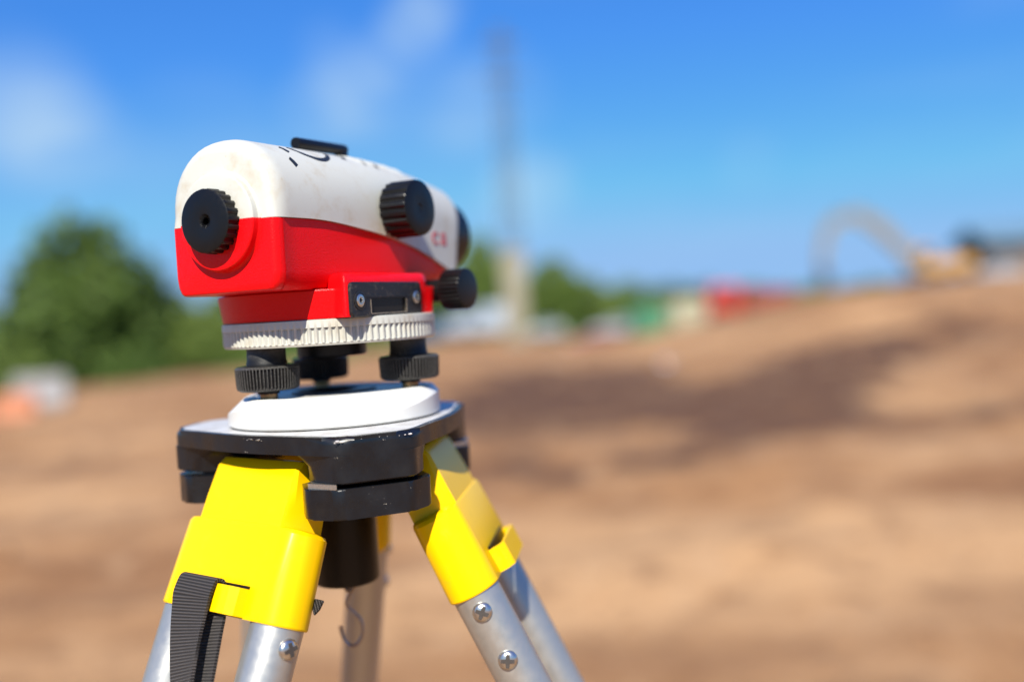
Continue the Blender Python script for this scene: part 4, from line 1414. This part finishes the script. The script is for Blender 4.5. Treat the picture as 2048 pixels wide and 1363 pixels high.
def stripe(pts, hw, mat, name):
    """ink line laid on the top surface, 0.15 mm proud"""
    bm = bmesh.new()
    P = [Vector(p) for p in pts]
    lo, hi = [], []
    for i, p in enumerate(P):
        d = (P[min(i + 1, len(P) - 1)] - P[max(i - 1, 0)]).normalized()
        n = Vector((-d.y, d.x))
        for lst, k in ((lo, -1), (hi, 1)):
            q = p + n * hw * k
            lst.append(q)
    loops = []
    for a, b in zip(lo, hi):
        loops.append([(a.x * mm, a.y * mm, (top_z(a.x, a.y) + .18) * mm), (b.x * mm, b.y * mm, (top_z(b.x, b.y) + .18) * mm),
                      (b.x * mm, b.y * mm, (top_z(b.x, b.y) - .3) * mm), (a.x * mm, a.y * mm, (top_z(a.x, a.y) - .3) * mm)])
    loft(bm, loops)
    return obj(name, bm, mat, upper)


stripe([(17.8, -54.6), (19.4, -53.4), (21.2, -53.4), (22.6, -52.6)], 1.45, PRINT_BLACK, 'printed_dash')
stripe([(27.3, -58.2), (29, -57.2), (30.6, -56.6)], 1.45, PRINT_BLACK, 'printed_dash')
stripe([(13.0 + 12.2 * cos(t), -31 + 15.5 * sin(t)) for t in [(-1.35 + 2.6 * k / 24) for k in range(25)]], 1.15, PRINT_BLACK, 'printed_ring')
stripe([(14.0, 2.0), (17.0, -1.0), (20.5, -4.0)], 1.3, PRINT_BLACK, 'printed_dash')
stripe([(14.0, 19.0), (18.0, 15.0), (22.0, 12.0)], 1.45, PRINT_BLACK, 'printed_dash')
stripe([(17.0, 28.0), (20.0, 25.0), (23.0, 23.0)], 1.45, PRINT_BLACK, 'printed_dash')

for k in range(5):
    a = 12 + 10 * k
    bm = bmesh.new()
    loops = []
    for q in range(21):
        x = N0 - 20 + 42 * q / 20
        z = top_z(x, a)
        e = .9 * min(1, (1 - abs(q / 10 - 1)) * 4)
        loops.append([(x * mm, (a - 2.4) * mm, (z - .4) * mm), (x * mm, (a - 1.0) * mm, (z + e) * mm), (x * mm, (a + 1.0) * mm, (z + e - .2) * mm), (x * mm, (a + 2.4) * mm, (z - .7) * mm)])
    loft(bm, loops)
    obj('grip_rib', bm, WHITE, upper, ang=60)

# red lettering on the right side of the housing, partly behind the focus knob
fc = bpy.data.curves.new('lettering', 'FONT')
fc.body = 'ca'
fc.size = 0.0165
fc.extrude = 0.0002
fc.offset = 0.0002
fc.space_character = 1.35
tmp = bpy.data.objects.new('tmp', fc)
COL.objects.link(tmp)
bpy.context.view_layer.update()
me = bpy.data.meshes.new_from_object(tmp)
bpy.data.objects.remove(tmp)
me.materials.clear(); me.materials.append(PRINT_RED)
lt = bpy.data.objects.new('lettering', me)
COL.objects.link(lt); lt.parent = upper
xs_ = [v.co.x for v in me.vertices]
wtxt = max(xs_) - min(xs_)
# baseline runs along the telescope; the side wall narrows towards the front
for v in me.vertices:
    a = 82.5 - (max(xs_) - v.co.x) / mm * 1.22
    x = N0 + smooth_tab(WID, a) + .12 + v.co.z / mm
    zz = 41.6 + v.co.y / mm
    k = max(0, min(1, (a - 60) / 38))
    v.co = Vector((x * mm, rake(a, zz, k) * mm, zz * mm))

# graduated ring
bm = bmesh.new()
lathe(bm, [(30 * mm, 0.15 * mm), (57.6 * mm, 0.15 * mm), (59.4 * mm, -.3 * mm), (59.5 * mm, -4.2 * mm), (59.3 * mm, -4.6 * mm), (59.3 * mm, -12.0 * mm), (58.9 * mm, -12.3 * mm), (58.3 * mm, -13.5 * mm), (30 * mm, -13.5 * mm)],
      104 * 8, None, (104, 1.25 * mm, -12.05 * mm, -4.55 * mm, .1))
obj('circle_ring', bm, WHITE, lev, ang=40)
bm = bmesh.new()
lathe(bm, [(5 * mm, -13.3 * mm), (19.6 * mm, -13.3 * mm), (19.6 * mm, -20.3 * mm), (18.8 * mm, -21.2 * mm), (5 * mm, -21.2 * mm)], 64)
obj('hub', bm, BLACK, lev)

# foot screws (world azimuths 230, 350, 110) in the instrument frame
FA = [230, 350, 110]
for az in FA:
    la = radians(az) + TH
    cx, cy = 45 * cos(la) * mm, 45 * sin(la) * mm
    T = Matrix.Translation((cx, cy, 0)) @ Matrix.Rotation(random.random(), 4, 'Z')
    bm = bmesh.new()
    lathe(bm, [(4 * mm, -13.2 * mm), (10.2 * mm, -13.2 * mm), (10.4 * mm, -20.6 * mm), (10.8 * mm, -21.4 * mm), (10.8 * mm, -22.6 * mm), (13.5 * mm, -22.9 * mm), (15.8 * mm, -23.2 * mm), (16.9 * mm, -24.2 * mm), (17.0 * mm, -25.0 * mm),
               (16.6 * mm, -34.2 * mm), (16.1 * mm, -35.4 * mm), (14.5 * mm, -36.2 * mm), (6 * mm, -36.4 * mm), (5.6 * mm, -38.2 * mm), (4 * mm, -38.3 * mm)],
          56 * 8, T, (56, 1.5 * mm, -34.3 * mm, -24.9 * mm, .0))
    fs = obj('foot_screw', bm, RUBBER, lev, ang=38)
    bm = bmesh.new()
    lathe(bm, [(3 * mm, -38 * mm), (4.7 * mm, -38 * mm), (4.7 * mm, -42.0 * mm), (3 * mm, -42.0 * mm)], 32, T)
    obj('stem', bm, BRASS, fs)

# base plate: round below, rounded triangle on top, so that the bevel is wide between the foot screws
bm = bmesh.new()
seg = 144
def tri_r(phi):
    # phi in world azimuth degrees; the blunt corners are at the foot screws
    return 51.6 - 4.6 * cos(radians(3 * (phi - 60)))   # narrowest between the foot screws
def ringz(rf, zf):
    return [((rf(p)) * mm * cos(radians(p) + TH), rf(p) * mm * sin(radians(p) + TH), zf(p) * mm) for p in [360 * i / seg for i in range(seg)]]
R_ = 59.4
top_r = lambda p: tri_r(p)
shz = lambda p: -41.4 - (R_ - tri_r(p)) * .72
loft(bm, [ringz(lambda p: 20, lambda p: -56.4), ringz(lambda p: R_ - 1.2, lambda p: -56.4), ringz(lambda p: R_, lambda p: -55.4), ringz(lambda p: R_, lambda p: shz(p) - .8), ringz(lambda p: R_ - .5, lambda p: shz(p)),
          ringz(lambda p: top_r(p) + .5, lambda p: -40.9), ringz(lambda p: top_r(p) - .4, lambda p: -40.4), ringz(lambda p: top_r(p) - 4, lambda p: -40.4), ringz(lambda p: top_r(p) - 5.0, lambda p: -41.2), ringz(lambda p: 20, lambda p: -41.2)])
bp = obj('base_plate', bm, WHITE2, lev, ang=30)
SMEAR = plain('dried_mud_smear', (0.40, 0.24, 0.13), 0.9, var=0.3, scale=300)
for az, r_, z_, sx in ((-86.5, 56.4, -46.2, 2.6), (-89.5, 57.0, -46.6, 1.5), (-73.5, 53.3, -46.4, .9)):
    bm = bmesh.new()
    la = radians(az) + TH
    R2 = Matrix.Translation((r_ * mm * cos(la), r_ * mm * sin(la), z_ * mm)) @ Matrix.Rotation(la + pi / 2, 4, 'Z') @ Matrix.Rotation(radians(-50), 4, 'X')
    rr = [rnd.uniform(.5, 1) for k in range(9)]
    a = [R2 @ (Vector((sx * rr[k] * cos(.698 * k), 0, sx * .38 * rr[k] * sin(.698 * k))) * mm + Vector((0, .0004, 0))) for k in range(9)]
    b = [R2 @ (Vector((sx * .9 * rr[k] * cos(.698 * k), 0, sx * .34 * rr[k] * sin(.698 * k))) * mm + Vector((0, -.0004, 0))) for k in range(9)]
    loft(bm, [a, b])
    obj('mud_smear', bm, SMEAR, bp, flat=True)
bm = bmesh.new()
lathe(bm, [(6 * mm, -41.0 * mm), (24 * mm, -41.0 * mm), (24 * mm, -40.5 * mm), (23 * mm, -40.2 * mm), (15 * mm, -40.1 * mm), (13 * mm, -41.0 * mm)], 64)
obj('spring_plate', bm, plain('grey_spring_steel', (0.045, 0.05, 0.06), 0.4), lev)
